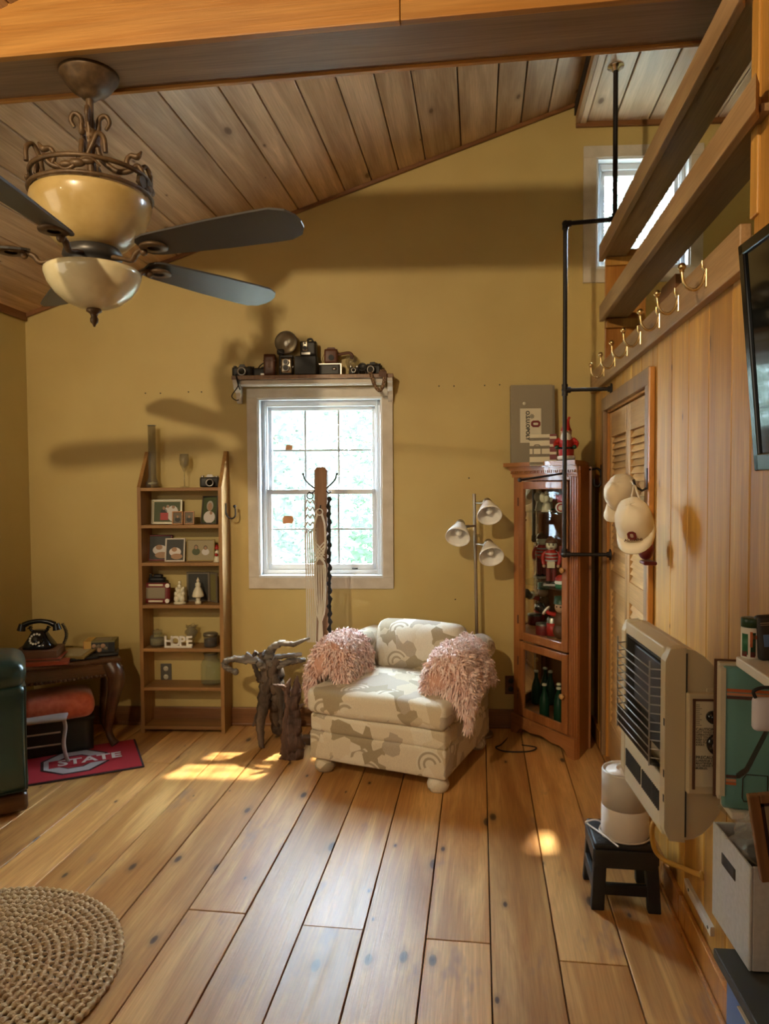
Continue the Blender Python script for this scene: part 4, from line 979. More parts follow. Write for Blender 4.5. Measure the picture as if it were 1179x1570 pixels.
# ================================================================ COAT POST WITH MACRAME
pp = PY(493, 760, 4.02)
cp = empty('coat_post', (pp.x, 4.02, 0)); tag(cp, 'rough wooden coat post with iron hooks in front of the window', 'coat stand')
zt = PY(495, 716, 4.02).z; w = .036
MB().add([(-w, -w*.8, .0), (w, -w*.8, 0), (w, w*.8, 0), (-w, w*.8, 0), (-w, -w*.8, zt-.02), (w, -w*.8, zt-.02), (w, w*.8, zt-.02), (-w, w*.8, zt-.02), (-w*.7, -w*.5, zt), (w*.7, -w*.5, zt), (w*.7, w*.5, zt), (-w*.7, w*.5, zt)],
         [(0, 1, 2, 3), (0, 1, 5, 4), (1, 2, 6, 5), (2, 3, 7, 6), (3, 0, 4, 7), (4, 5, 9, 8), (5, 6, 10, 9), (6, 7, 11, 10), (7, 4, 8, 11), (8, 9, 10, 11)]).build('post', 'post_wood', cp, bevel=.006)
MB().box(-.13, .13, -.03, .03, 0, .045).box(-.03, .03, -.10, .13, 0.0, .044).build('foot', 'post_wood', cp, bevel=.006)
for s in (-1, 1):
    pts = smooth_path([(s*.030, -.02, zt-.125), (s*.055, -.03, zt-.105), (s*.085, -.035, zt-.075), (s*.098, -.035, zt-.04)], 5)
    MB().tube(pts, .0045, 8).sphere(pts[-1], .007).build('iron_hook', 'black_iron', cp)
    pts = smooth_path([(s*.03, -.02, zt-.13), (s*.05, -.035, zt-.15), (s*.065, -.04, zt-.14)], 4)
    MB().tube(pts, .004, 8).build('iron_hook', 'black_iron', cp)
MB().tube(smooth_path([(0, -.028, zt-.22), (0, -.05, zt-.25), (0, -.058, zt-.235)], 4), .004, 8).build('iron_hook', 'black_iron', cp)
def macrame(px0, ztop, zbot, label, mt, w, kind, y=3.965, dx=0):
    v = empty('macrame_hanging', (pp.x+dx, y, ztop)); tag(v, label, 'macrame', 'macrame hangings on the coat post')
    L = zbot-ztop
    if kind != 'cord':
        MB().tube([(.018*math.cos(t*2*pi/18), 0, -.0+.018*math.sin(t*2*pi/18)) for t in range(18)], .0035, 6, closed=True).build('ring', 'black_iron' if kind == 'chevron' else mt, v)
    k = MB()
    if kind == 'chevron':
        for i in range(5):
            z = -.03-.042*i
            for s in (-1, 1): k.tube([(0, -.004, z-.012), (s*w*.5, -.004, z+.008), (s*w, -.004, z-.020 if s > 0 else z-.02)], .0055, 6)
        k.build('knotted_band', 'print_grey', v)
        MB2 = MB()
        for i in range(6):
            x = -w+2*w*i/5; MB2.tube(smooth_path([(x, 0, -.2), (x+.003, .002, L*.5), (x*.8, 0, L)], 4), .004, 5)
        MB2.build('cords', mt, v)
    elif kind == 'diamond':
        for s in (-1, 1):
            k.tube(smooth_path([(s*.012, 0, -.01), (s*w, 0, -.08), (s*w, 0, -.2), (s*.01, 0, -.26), (s*w, 0, -.32), (s*w*.8, 0, L*.72), (s*.006, 0, L*.82)], 5), .006, 6)
            for q in range(4): k.tube([(s*w*.9, 0, -.17-.02*q), (0, -.004, -.20-.02*q), (-s*w*.9, 0, -.23-.02*q)], .004, 5)
        for q in range(4):
            x = -w*.6+w*1.2*q/3; k.tube(smooth_path([(x, 0, -.30), (x*1.1, .002, L*.6), (x*.3, 0, L*.80)], 4), .004, 5)
        k.build('knotted_band', mt, v)
        t_ = MB()
        for q in range(5):
            x = -.008+.004*q; t_.tube(smooth_path([(x*.5, 0, L*.80), (x, 0, L*.87), (x*1.6, 0, L)], 3), .005, 5)
        t_.build('tassel', mt, v)
    else:
        r_ = []; P = []
        for i in range(60): P.append((math.sin(i*1.3)*.004, math.cos(i*1.3)*.003, L*i/59)); r_.append(.010+.005*math.sin(i*1.9))
        k.tube(P, r_, 7)
        k.tube(smooth_path([(0, 0, 0), (.004, 0, L*.3), (-.004, 0, L*.7), (.003, 0, L)], 8), .006, 6).build('knotted_band', mt, v)
    return v
macrame(480, PY(482, 760, 3.95).z, PY(486, 985, 3.95).z, 'pale macrame hanging with grey chevron knots, leftmost on the coat post', 'cotton_cord', .030, 'chevron', 3.955, -.052)
macrame(494, PY(493, 785, 3.95).z, PY(495, 988, 3.95).z, 'cream macrame hanging with diamond knots on the front of the coat post', 'cotton_cord', .030, 'diamond', 3.945, .004)
macrame(508, PY(508, 762, 3.95).z, PY(508, 972, 3.95).z, 'black knotted macrame cord on the right of the coat post', 'black_cord', .02, 'cord', 3.955, .056)
# ================================================================ ARMCHAIR
CAN = R(-17); CO = Vector((-.885, 3.615, 0))
ch = empty('armchair', CO, CAN); tag(ch, 'low wide armchair in beige and taupe abstract print on bun feet under the window', 'armchair')
CWd, CDp = .755, .75
MB().rbox(0, CWd, 0, CDp, .075, .225, .015, 4, wob=.0015).rbox(.002, CWd-.002, .002, CDp, .217, .315, .02, 4, wob=.002).build('base', 'chair_fabric', ch)
MB().rbox(-.006, CWd+.008, -.022, .60, .318, .448, .035, 7, puff=.022, wob=.003).build('seat_cushion', 'chair_fabric', ch)
def arm(x0, x1, out):
    mb = MB().rbox(x0, x1, .17, CDp, .30, .60, .02, 5, wob=.002)
    c = (x0+x1)/2+out*.02; r = .082
    n = 22; prof = [(.17, r*.86), (.175, r*.97), (.19, r), (.45, r*1.02), (CDp-.02, r), (CDp, r*.9)]
    ring = []; v = []; f = []
    for y, rr in prof:
        for i in range(n):
            a = 2*pi*i/n; v.append((c+rr*1.02*math.cos(a), y, .575+rr*.92*math.sin(a)))
    for k in range(len(prof)-1):
        for i in range(n): f.append((k*n+i, k*n+(i+1) % n, (k+1)*n+(i+1) % n, (k+1)*n+i))
    f += [list(range(n)), list(range((len(prof)-1)*n, len(prof)*n))]
    mb.add(v, f, 0, None, True)
    return mb.build('arm', 'chair_fabric', ch)
arm(.0, .125, -1); arm(CWd-.125, CWd, 1)
MB().rbox(.05, CWd-.05, CDp-.16, CDp, .30, .635, .05, 5, wob=.002).build('backrest', 'chair_fabric', ch)
MB().rbox(-.265, .265, -.085, .085, -.01, .285, .06, 7, puff=.05, T=TR(CWd/2, .60, .435) @ RX(R(-13)), wob=.004).build('back_cushion', 'chair_fabric', ch)
for x in (.06, CWd-.06):
    for y in (.06, CDp-.06): MB().lathe([(0, 0), (.040, 0), (.052, .015), (.056, .035), (.050, .056), (.035, .070), (.03, .08), (0, .08)], 20, T=TR(x, y, 0)).build('foot', 'chair_fabric', ch)
# shaggy throws over the arms
def throw(cx, out, seed, label, inner, outer, y0, y1):
    rd = random.Random(seed)
    root = empty('fleece_throw', CO+Vector((math.cos(CAN)*cx-math.sin(CAN)*.3, math.sin(CAN)*cx+math.cos(CAN)*.3, .60)), CAN, label, 'throw')
    # arc over the roll: s from inner edge to outer edge
    r = .098; NS, NT = 30, 20
    TF_ = .26
    def surf(s, t0, lift=0):
        t = max(0, (t0-TF_)/(1-TF_)); fd = max(0, (TF_-t0)/TF_)
        y = y0+(y1-y0)*t-.3-.022*min(1, fd*3)
        a_in, a_out = inner, outer
        if s < .28: d = (.28-s)/.28; x = -out*(r+.004); z = -.03-d*a_in
        elif s > .62: d = (s-.62)/.38; x = out*(r+.012+.02*d); z = -.03-d*a_out*(1-.25*math.sin(t*5+seed))
        else:
            an = pi*(1-(s-.28)/.34); x = out*r*math.cos(an); z = -.03+(r+.01)*math.sin(an)
        fr = max(0, .14-t)/.14                                     # the front edge droops over the arm end
        y2 = y-.012*math.sin(s*9+seed)*(1-t); z -= fr*.02+fd*(.17+.02*math.sin(s*17+seed))*(1 if s < .75 else .6); x *= 1-.15*fd
        return Vector((x*(1+lift), y2-fr*.015, z+.008*math.sin(13*s+9*t+seed)+lift*.02))
    mb = MB(); v = []; f = []
    for i in range(NS+1):
        for j in range(NT+1): v.append(surf(i/NS, j/NT))
    for i in range(NS):
        for j in range(NT): a = i*(NT+1)+j; f.append((a, a+1, a+NT+2, a+NT+1))
    mb.add(v, f, 0, None, True); o = mb.build('hide', 'fleece_under', root)
    sm_ = o.modifiers.new('solid', 'SOLIDIFY'); sm_.thickness = .006
    cb = MB(); vs_ = []; fs_ = []
    for q in range(11000):
        s, t = rd.random(), rd.random()
        if rd.random() < .10: t = rd.random()*.04
        if rd.random() < .1: s = rd.choice((0.0+rd.random()*.03, 1-rd.random()*.03))
        p = surf(s, t); e = 1e-3
        du = surf(min(1, s+e), t)-surf(max(0, s-e), t); dv = surf(s, min(1, t+e))-surf(s, max(0, t-e))
        nn = du.cross(dv)
        if nn.length < 1e-9: continue
        nn = nn.normalized()
        if nn.z < -.2 or nn.dot(Vector((p.x, 0, p.z+.05))) < 0: nn = -nn
        lat = Vector((rd.gauss(0, 1), rd.gauss(0, 1), rd.gauss(0, .5))).normalized()
        L = rd.uniform(.022, .042); wd = rd.uniform(.0022, .0036)
        c0 = p; c1 = p+nn*L*.35+lat*L*.25; c2 = p+nn*L*.5+lat*L*.6+Vector((0, 0, -L*.25)); c3 = p+nn*L*.42+lat*L*.75+Vector((0, 0, -L*.75))
        sd = nn.cross(lat)
        sd = sd.normalized()*wd if sd.length > 1e-5 else Vector((wd, 0, 0))
        b = len(vs_)
        for c, k in ((c0, 1.2), (c1, 1.3), (c2, 1.0), (c3, .25)): vs_ += [c-sd*k, c+sd*k]
        for k in range(3): fs_.append((b+2*k, b+2*k+1, b+2*k+3, b+2*k+2))
    cb.add(vs_, fs_, 0, None, True); o = cb.build('wool', 'fleece', root); o['kind'] = 'stuff'
    return root
throw(.045, -1, 3, 'shaggy pink fleece throw over the left arm of the armchair, by the window post', .09, .12, .155, .42)
throw(CWd-.045, 1, 5, 'shaggy pink fleece throw over the right arm of the armchair, nearer the cabinet', .09, .11, .155, .50)

# ================================================================ DRIFTWOOD
def branch(mb, pts, rs, seed, n=11, m=0, amp=.75, sub=7):
    rd = random.Random(seed); P = smooth_path(pts, sub); R_ = lerp_list(rs, len(P))
    P = [p+Vector((rd.gauss(0, 1), rd.gauss(0, 1), rd.gauss(0, 1)))*r*.12 for p, r in zip(P, R_)]
    b = len(mb.v); mb.tube(P, R_, n, m)
    ph = [rd.uniform(.7, 1.35) for _ in range(n)]
    for i in range(len(P)):
        for j in range(n):
            k = b+i*n+j; c = P[i]; v = Vector(mb.v[k]); tw = ph[(j+i//3) % n]
            q = 1+amp*(tw-1)+rd.uniform(-.08, .08); mb.v[k] = tuple(c+(v-c)*q)
dwc = PZ(420, 1128)
YD = 3.98
def D(px, py, dy=0): p = PY(px, py, YD+dy); return p-dw0
dw0 = Vector((PY(415, 1130, YD).x, YD, 0))
dw = empty('driftwood_root', dw0); tag(dw, 'twisted grey driftwood root with curling branches between bookcase and armchair', 'driftwood')
b1 = MB()
branch(b1, [D(402, 1150, -.06)*1.0, D(398, 1115, -.05), D(405, 1075, -.03), D(412, 1040), D(408, 1012), D(402, 1000, .02)], [.012, .026, .034, .045, .04, .02], 1)
branch(b1, [D(440, 1125, .0), D(438, 1095), D(428, 1060), D(420, 1035), D(416, 1010)], [.03, .035, .045, .05, .035], 2)
branch(b1, [D(425, 1118, .12), D(425, 1090, .08), D(420, 1050, .03)], [.035, .04, .04], 3)
branch(b1, [D(388, 1113, -.02), D(400, 1085, -.04), D(412, 1050, -.04), D(424, 1018, -.02)], [.006, .018, .024, .02], 4)
branch(b1, [D(432, 1100, -.05), D(430, 1060, -.05), D(418, 1030, -.045), D(425, 1012, -.03)], [.012, .022, .026, .02], 5)
branch(b1, [D(400, 1045, -.03), D(393, 1028, -.04), D(388, 1012, -.04), D(392, 1000, -.03)], [.016, .014, .012, .01], 6)
b1.v = [(x, y, max(z, .001)) for x, y, z in b1.v]
b1.build('trunk', 'driftwood', dw)
b2 = MB()
branch(b2, [D(404, 1022, -.02), D(395, 1014, -.03), D(372, 1010, -.05), D(352, 1011, -.07), D(344, 1018, -.08), D(349, 1025, -.08), D(361, 1029, -.09)], [.030, .028, .022, .018, .020, .018, .012], 7)
b2.sphere(D(361, 1030, -.09), .020, sy=.9)
branch(b2, [D(400, 1018, -.03), D(388, 1010, -.04), D(377, 1001, -.05)], [.016, .012, .010], 8)
branch(b2, [D(415, 1020, -.02), D(414, 1005, -.03), D(416, 995, -.03), D(430, 987, -.04), D(450, 987, -.05), D(475, 978, -.03)], [.035, .026, .022, .018, .013, .006], 9)
branch(b2, [D(418, 1010, -.01), D(435, 1006, -.02), D(463, 1003, -.0)], [.018, .014, .010], 10)
branch(b2, [D(410, 1030, -.01), D(428, 1020, -.02), D(445, 1014, -.02), D(468, 1012, .02)], [.035, .022, .02, .012], 11)
branch(b2, [D(402, 1012, .01), D(395, 1002, .01), D(390, 998, .02)], [.01, .007, .004], 12)
b2.build('branches', 'driftwood_pale', dw)
YD = 3.80
dw0 = Vector((PY(450, 1140, YD).x, YD, 0))
st = empty('driftwood_stump', dw0); tag(st, 'reddish brown driftwood stump with a jagged top at the left front of the armchair', 'driftwood')
b3 = MB()
branch(b3, [D(449, 1165)*1, D(450, 1140), D(448, 1110), D(449, 1085), D(453, 1060), D(455, 1036)], [.062, .056, .045, .036, .026, .004], 13, 12)
branch(b3, [D(448, 1090, -.01), D(440, 1068, -.01), D(441, 1052, -.01), D(446, 1040)], [.03, .016, .016, .004], 14)
branch(b3, [D(443, 1060), D(432, 1052, -.03), D(418, 1050, -.05)], [.02, .012, .005], 15)
branch(b3, [D(455, 1090), D(462, 1082), D(467, 1080)], [.014, .009, .003], 16)
branch(b3, [D(457, 1062), D(462, 1056)], [.012, .004], 17)
branch(b3, [D(440, 1160, -.03), D(438, 1120, -.03), D(440, 1085, -.02)], [.03, .02, .01], 18)
b3.v = [(x, y, max(z, .001)) for x, y, z in b3.v]
wood('driftwood_red', (.05, .026, .02), (.20, .12, .095), 'z', .7, .2, 0, scale=2.2, bump=.9)
b3.build('stump', 'driftwood_red', st)

# ================================================================ FLOOR LAMP
lp0 = Vector((PY(731, 960, 4.28).x+.01, 4.28, 0))
la = empty('floor_lamp', lp0); tag(la, 'brushed nickel floor lamp with three white bell shades behind the armchair', 'floor lamp')
ltop = PY(727, 757, 4.28)-lp0
MB().lathe([(0, 0), (.085, 0), (.088, .006), (.085, .014), (.02, .022), (.012, .03), (0, .03)], 30).build('base', 'nickel', la)
MB().cyl((0, 0, .02), ltop, .010).build('pole', 'nickel', la)
def lhead(px, py, dirx, arm_py, tilt):
    c = PY(px, py, 4.18)-lp0; a = PY(729, arm_py, 4.28)-lp0
    ar = MB().cyl(a, (c.x*.55, c.y*.6, a.z), .006).cyl((c.x*.5, c.y*.5, a.z), (c.x*.75, c.y*.75, a.z), .009).build('arm', 'nickel', la)
    ax = Vector(tilt).normalized(); q = ax.to_track_quat('Z', 'Y').to_matrix().to_4x4()
    T = TR(*c) @ q
    hd = MB().lathe([(0, -.062), (.008, -.060), (.010, -.050), (.022, -.044), (.027, -.030), (.030, -.012), (0, -.012)], 22, T=T).cyl(c-ax*.035, (c.x*.7, c.y*.7, a.z), .006).build('socket', 'nickel', la)
    MB().lathe([(.024, -.022), (.032, -.010), (.046, .020), (.060, .050), (.068, .072), (.072, .090), (.069, .090), (.064, .072), (.056, .050), (.042, .020), (.028, -.008), (.020, -.018)], 30, T=T).build('shade', 'frosted_glass', la)
    MB().sphere((0, 0, .045), .020, sz=1.4, T=T).build('bulb', 'bulb_glass', la)
lhead(748, 775, 1, 771, (.10, -.75, -.62)); lhead(705, 808, -1, 806, (-.12, -.75, -.62)); lhead(750, 838, 1, 834, (.14, -.78, -.60))
cord = MB().tube(smooth_path([(783, 1090), (783, 1090)], 1) if False else smooth_path([S_ for S_ in [BW(.215, -.012, .30), BW(.215, -.03, .15), BW(.20, -.05, .006), PZ(770, 1140, .006), PZ(760, 1146, .006), PZ(775, 1152, .006), PZ(810, 1152, .006), PZ(822, 1146, .006), PZ(800, 1142, .006)]], 6), .0035, 6).build('power_cord', 'black_cord')
tag(cord, 'dark power cord looping on the floor from the brown outlet', 'cord')

# ================================================================ CORNER CABINET
CA_ = Vector((.205, 4.385, 0)); CB_ = Vector((.525, 3.945, 0)); ca = math.atan2(CB_.y-CA_.y, CB_.x-CA_.x); cw = (CB_-CA_).length
cn = Vector((-math.sin(ca), math.cos(ca), 0))                       # points into the cabinet
cab = empty('curio_cabinet', CA_, ca); tag(cab, 'tall pine corner display cabinet with two glazed doors in the right corner', 'cabinet')
def CFp(px, py):
    p = hit(px, py, cn, cn.dot(CA_))-CA_; return p.x*math.cos(ca)+p.y*math.sin(ca), p.z
def loc_(x, y):                                                    # world xy to cabinet local
    d = Vector((x, y, 0))-CA_; return (d.x*math.cos(ca)+d.y*math.sin(ca), d.dot(cn))
hC = CFp(790, 716)[1]; zm1 = 1.62
P_E = loc_(.225, 4.43); P_D = loc_(.655, 4.455); P_C = loc_(.612, 4.125)
def vpanel(name, a, b, z0, z1, th, mt, inset=0):
    a = Vector((*a, 0)); b = Vector((*b, 0)); d = (b-a).normalized(); n_ = Vector((-d.y, d.x, 0))
    T = Matrix(((d.x, n_.x, 0, a.x), (d.y, n_.y, 0, a.y), (0, 0, 1, 0), (0, 0, 0, 1)))
    return MB().box(inset, (b-a).length-inset, 0, th, z0, z1, T=T).build(name, mt, cab)
vpanel('back_panel', P_D, P_E, .0, 1.60, -.012, 'cabinet_wood'); vpanel('back_panel', P_C, P_D, .0, 1.60, -.012, 'cabinet_wood')
vpanel('side_panel', (cw-.0, .018), P_C, .0, 1.60, .012, 'cabinet_wood'); vpanel('side_panel', P_E, (0, .018), .0, 1.60, .012, 'cabinet_wood')
foot_poly = [(0, .012), (cw, .012), P_C, P_D, P_E]
def inner(k=.94):
    cx = sum(p[0] for p in foot_poly)/5; cy = sum(p[1] for p in foot_poly)/5
    return [(cx+(x-cx)*k, cy+(y-cy)*k) for x, y in foot_poly]
vpanel('mirror_back', (P_D[0]-.02*0, P_D[1]-.03), (P_E[0]+.02, P_E[1]-.015), .10, 1.58, -.004, 'mirror', .02)
vpanel('mirror_back', (P_C[0]-.02, P_C[1]), (P_D[0]-.02, P_D[1]-.03), .10, 1.58, -.004, 'mirror', .02)
for z, h in ((.095, .02), (.60, .02), (1.59, .02)): MB().prism(inner(.97), z, z+h).build('deck_board', 'cabinet_wood_x', cab)
for z in (.905, 1.335): MB().prism(inner(.90), z, z+.005).build('glass_shelf', 'jar_glass', cab)
# face frame
sl_, sr_ = .075, .075
MB().box(0, sl_*.75, 0, .02, .0, 1.58).build('left_stile', 'cabinet_wood', cab, bevel=.003)
mb = MB().box(cw-sr_*.85, cw, 0, .02, 0, 1.58)
for i in range(3): mb.box(cw-sr_*.75+.018*i, cw-sr_*.75+.010+.018*i, -.005, 0, .12, 1.56)
mb.build('right_stile', 'cabinet_wood', cab, bevel=.002)
MB().box(sl_*.75, cw-sr_*.85, 0, .02, 1.525, 1.58).build('top_rail', 'cabinet_wood_x', cab, bevel=.002)
ap = [(0, 0), (.05, 0), (.08, .035), (.12, .045), (.18, .04), (cw/2, .055), (cw-.18, .04), (cw-.12, .045), (cw-.08, .035), (cw-.05, 0), (cw, 0), (cw, .115), (0, .115)]
MB().prism(ap, -.020, .0, T=Matrix(((1, 0, 0, 0), (0, 0, 1, 0), (0, 1, 0, 0), (0, 0, 0, 1)))).build('base_apron', 'cabinet_wood_x', cab, bevel=.002)
# cornice
def offs(o): return [(-o*1.0, -o), (cw+o*.6, -o), (P_C[0]+o*.2, P_C[1]-o), P_D, (P_E[0], P_E[1])]
cr = MB()
for z0, z1, o in ((1.545, 1.565, .008), (1.565, 1.585, .014), (1.585, 1.60, .020), (1.60, 1.615, .030), (1.615, 1.632, .040), (1.632, hC+.0, .046)): cr.prism(offs(o), z0, z1)
cr.build('cornice', 'cabinet_wood_x', cab, bevel=.003)
x = .0; dt = MB()
while x < cw: dt.box(x, x+.009, -.021, -.012, 1.568, 1.582); x += .0165
dt.build('dentil_row', 'cabinet_wood_x', cab)
def cdoor(z0, z1, knobz, hinges):
    x0, x1 = sl_*.75+.003, cw-sr_*.85-.003; s = .045
    d = MB().box(x0, x0+s, -.012, .008, z0, z1).box(x1-s, x1, -.012, .008, z0, z1).box(x0+s, x1-s, -.012, .008, z0, z0+s*1.1).box(x0+s, x1-s, -.012, .008, z1-s, z1).build('door', 'cabinet_wood', cab, bevel=.004)
    MB().box(x0+s, x1-s, -.002, .001, z0+s*1.1, z1-s).build('pane', 'cabinet_glass', d)
    MB().lathe([(0, .030), (.010, .029), (.016, .022), (.016, .017), (.008, .010), (.007, 0), (0, 0)], 18, T=TR(x1-s*.5, -.012, knobz) @ RX(R(90))).build('knob', 'door_pine', d)
    for z in (z0+.12, z1-.12): MB().cyl((x0-.002, -.012, z-.025), (x0-.002, -.012, z+.025), .005).build('hinge', 'book_brown', d)
cdoor(.575, 1.52, 1.03, 0); cdoor(.118, .565, .33, 0)
# things in the cabinet, each standing on a board or glass shelf
def cin(fx, fy, z, name, label, cat, group=None, rz=0):
    p = CA_+Vector((math.cos(ca), math.sin(ca), 0))*fx+cn*fy; return empty(name, (p.x, p.y, z+.0005), rz, label, cat, group)
FCAM = R(0)
v = cin(.18, .10, 1.34, 'angel_figurine', 'pale porcelain angel figurine on the top glass shelf of the cabinet', 'figurine'); figurine(v, .14, ['porcelain', 'porcelain', 'porcelain'])
for s in (-1, 1): MB().sphere((s*.022, .014, .085), .02, sx=.9, sy=.3, sz=1.5).build('wing', 'porcelain', v)
v = cin(.30, .12, 1.34, 'red_coat_figurine', 'figurine with red coat and grey head on the top glass shelf', 'figurine')
MB().cyl((0, 0, 0), (0, 0, .05), .018, .015).build('legs', 'porcelain', v); MB().lathe([(.02, .05), (.034, .06), (.036, .085), (.024, .105), (0, .11)], 18).sphere((-.034, -.005, .09), .012).sphere((.034, -.005, .09), .012).build('coat', 'red', v); MB().sphere((0, 0, .135), .026).build('head', 'pewter', v); MB().lathe([(0, 0), (.032, 0), (.030, .008), (0, .01)], 16).build('base', 'green', v)
v = cin(.345, .06, 1.34, 'round_ornament', 'round white and red ornament leaning on the top glass shelf', 'ornament')
MB().lathe([(0, -.008), (.028, -.008), (.030, 0), (.028, .008), (0, .008)], 24, T=TR(0, 0, .030) @ RX(R(80))).build('disc', 'paper_white', v); MB().tube([(.02*math.cos(t*2*pi/16), -.010, .030+.02*math.sin(t*2*pi/16)) for t in range(16)], .004, 6, closed=True).build('red_ring', 'red', v)
v = cin(.235, .09, .91, 'nutcracker', 'red and grey wooden nutcracker with round white face on the middle glass shelf', 'nutcracker', rz=-.15)
MB().box(-.045, .045, -.025, .03, 0, .014).build('base', 'print_grey', v, bevel=.002)
for s in (-1, 1): MB().cyl((s*.016, 0, .022), (s*.016, 0, .13), .0155).build('leg', 'dark_red', v); MB().rbox(s*.016-.015, s*.016+.015, -.026, .014, .014, .030, .006, 2).build('boot', 'black_gloss', v)
MB().lathe([(.028, .125), (.034, .14), (.036, .17), (.034, .20), (.02, .212), (0, .213)], 20).build('jacket', 'red', v)
for z in (.145, .165, .185): MB().lathe([(.0352, z), (.0365, z+.002), (.0365, z+.007), (.0352, z+.009)], 20).build('grey_stripe', 'print_grey', v)
MB().box(-.022, .022, -.040, -.034, .108, .145).build('apron', 'paper', v, bevel=.002)
for s in (-1, 1):
    MB().tube(smooth_path([(s*.034, 0, .198), (s*.048, -.004, .175), (s*.046, -.016, .145), (s*.040, -.022, .125)], 4), .011, 8).build('sleeve', 'red', v); MB().sphere((s*.040, -.024, .118), .010).build('hand', 'skin', v)
MB().sphere((0, 0, .238), .033).build('head', 'porcelain', v)
for s in (-1, 1): MB().sphere((s*.011, -.030, .242), .0045).box(s*.011-.006, s*.011+.006, -.034, -.030, .250, .253).build('eye', 'black_gloss', v)
MB().box(-.008, .008, -.034, -.030, .222, .226).build('mouth', 'dark_red', v)
MB().lathe([(.036, .252), (.034, .262), (.024, .280), (0, .286)], 20).sphere((0, 0, .286), .008).build('hat', 'book_brown', v)
MB().box(.045, .115, -.008, .002, .165, .235, T=RZ(-.1)).cyl((.05, -.004, .13), (.05, -.004, .17), .004).build('held_sign', 'dark_red', v, bevel=.002)
v = cin(.35, .07, .91, 'red_white_hat', 'red and white plush hat on green base, right end of the middle glass shelf', 'ornament')
MB().lathe([(0, 0), (.038, 0), (.042, .012), (.038, .024), (0, .026)], 20).build('base', 'green', v); MB().lathe([(.040, .026), (.046, .034), (.040, .046), (0, .048)], 20).build('brim', 'paper_white', v); MB().sphere((-.006, 0, .050), .036, sz=.8).build('crown', 'red', v)
v = cin(.355, .055, .62, 'toy_musician', 'plush toy figure in brown hat holding a horn against the cabinet door edge', 'toy', rz=-.5)
MB().sphere((0, 0, .05), .045, sz=1.1).sphere((0, 0, .11), .040, sz=1.2).build('body', 'book_brown', v); MB().sphere((0, -.004, .185), .034).build('head', 'skin', v); MB().lathe([(.042, .205), (.038, .212), (.036, .245), (.0, .25)], 18).build('hat', 'green_dark', v)
for s in (-1, 1): MB().sphere((s*.011, -.033, .190), .005).build('eye', 'black_gloss', v)
MB().tube([(-.03, -.01, .14), (-.06, -.03, .15), (-.085, -.035, .17)], [.014, .012, .012], 8).build('arm', 'red', v); MB().lathe([(0, 0), (.020, .004), (.030, .05), (.028, .055), (0, .05)], 18, T=TR(-.08, -.035, .155) @ RY(R(-55))).build('horn', 'black_gloss', v)
MB().lathe([(.014, .0), (.03, .003), (.03, .01), (.014, .008)], 16, T=TR(-.07, -.032, .160) @ RY(R(-55))).build('cuff', 'paper_white', v)
v = cin(.20, .06, .62, 'drink_can', 'squat red tin at the left on the lower cabinet deck', 'tin'); MB().lathe([(0, 0), (.042, 0), (.044, .004), (.044, .058), (.042, .062), (0, .062)], 24).build('can_body', 'dark_red', v); MB().lathe([(0, .068), (.043, .068), (.045, .062), (.045, .056)], 24).build('lid', 'pewter', v)
v = cin(.285, .055, .62, 'drink_can', 'tall red and silver can beside the squat red tin', 'tin'); MB().lathe([(0, 0), (.028, 0), (.033, .006), (.033, .105), (.028, .114), (.027, .118), (.025, .114), (0, .112)], 24).build('can_body', 'steel', v); MB().lathe([(.0335, .012), (.034, .012), (.034, .085), (.0335, .085)], 24).build('label_wrap', 'red', v)
for i, (fx, fy, lb) in enumerate(((.20, .07, 'green glass bottle, left front of three behind the lower cabinet door'), (.235, .15, 'green glass bottle, rear one of three behind the lower cabinet door'), (.30, .09, 'green glass bottle, right one of three behind the lower cabinet door'))):
    v = cin(fx, fy, .116, 'green_bottle', lb, 'bottle', 'green bottles in the cabinet')
    MB().lathe([(0, .004), (.026, 0), (.029, .006), (.029, .10), (.025, .125), (.012, .165), (.011, .195), (.013, .198), (.013, .208), (.0, .208)], 20).build('glass_body', 'green_dark', v)
    MB().lathe([(0, .212), (.013, .211), (.0145, .208), (.0145, .200)], 16).build('cap', 'paper', v)
v = cin(.33, .16, .116, 'crate', 'dark wooden crate behind the green bottles in the cabinet', 'box'); MB().rbox(-.09, .06, -.02, .06, 0, .10, .004, 2).build('crate_body', 'dark_carved', v)
# on top of the cabinet
def ctop(px, depth, name, label, cat, rz):
    u, _ = CFp(px, 700); p = CA_+Vector((math.cos(ca), math.sin(ca), 0))*u+cn*depth; return empty(name, (p.x, p.y, hC+.0005), rz, label, cat)
TF = hC
pL = S(785, 700, .13); pR = S(853, 700, .13); zT = S(820, 589, .10)[1]
bwd = pR[0]-pL[0]; bh = zT-hC
v = empty('board_game_box', BW((pL[0]+pR[0])/2, -.10, hC+.0015), 0, 'tall taupe game box reading O.S.U.OPOLY standing on end on the cabinet', 'box', rot=(-.06, 0, AL-.0))
MB().box(-bwd/2, bwd/2-.012, 0, .055, 0, bh).build('box_body', 'grey_box', v, bevel=.002); MB().box(bwd/2-.012, bwd/2, .001, .054, .0, bh-.004).build('box_edge', 'box_side', v)
lx, lz = -.014, bh*.50; lw_, lh_ = .125, bh*.42
lb = MB().box(lx-lw_/2, lx+lw_/2, -.001, 0, lz-lh_/2, lz+lh_/2).build('label_card', 'paper', v)
text('lettering', 'O.S.U.OPOLY', .030, 'black_matte', v, (lx-.018, -.0016, lz), (R(90), R(90), 0), .0005, bold=.0012)
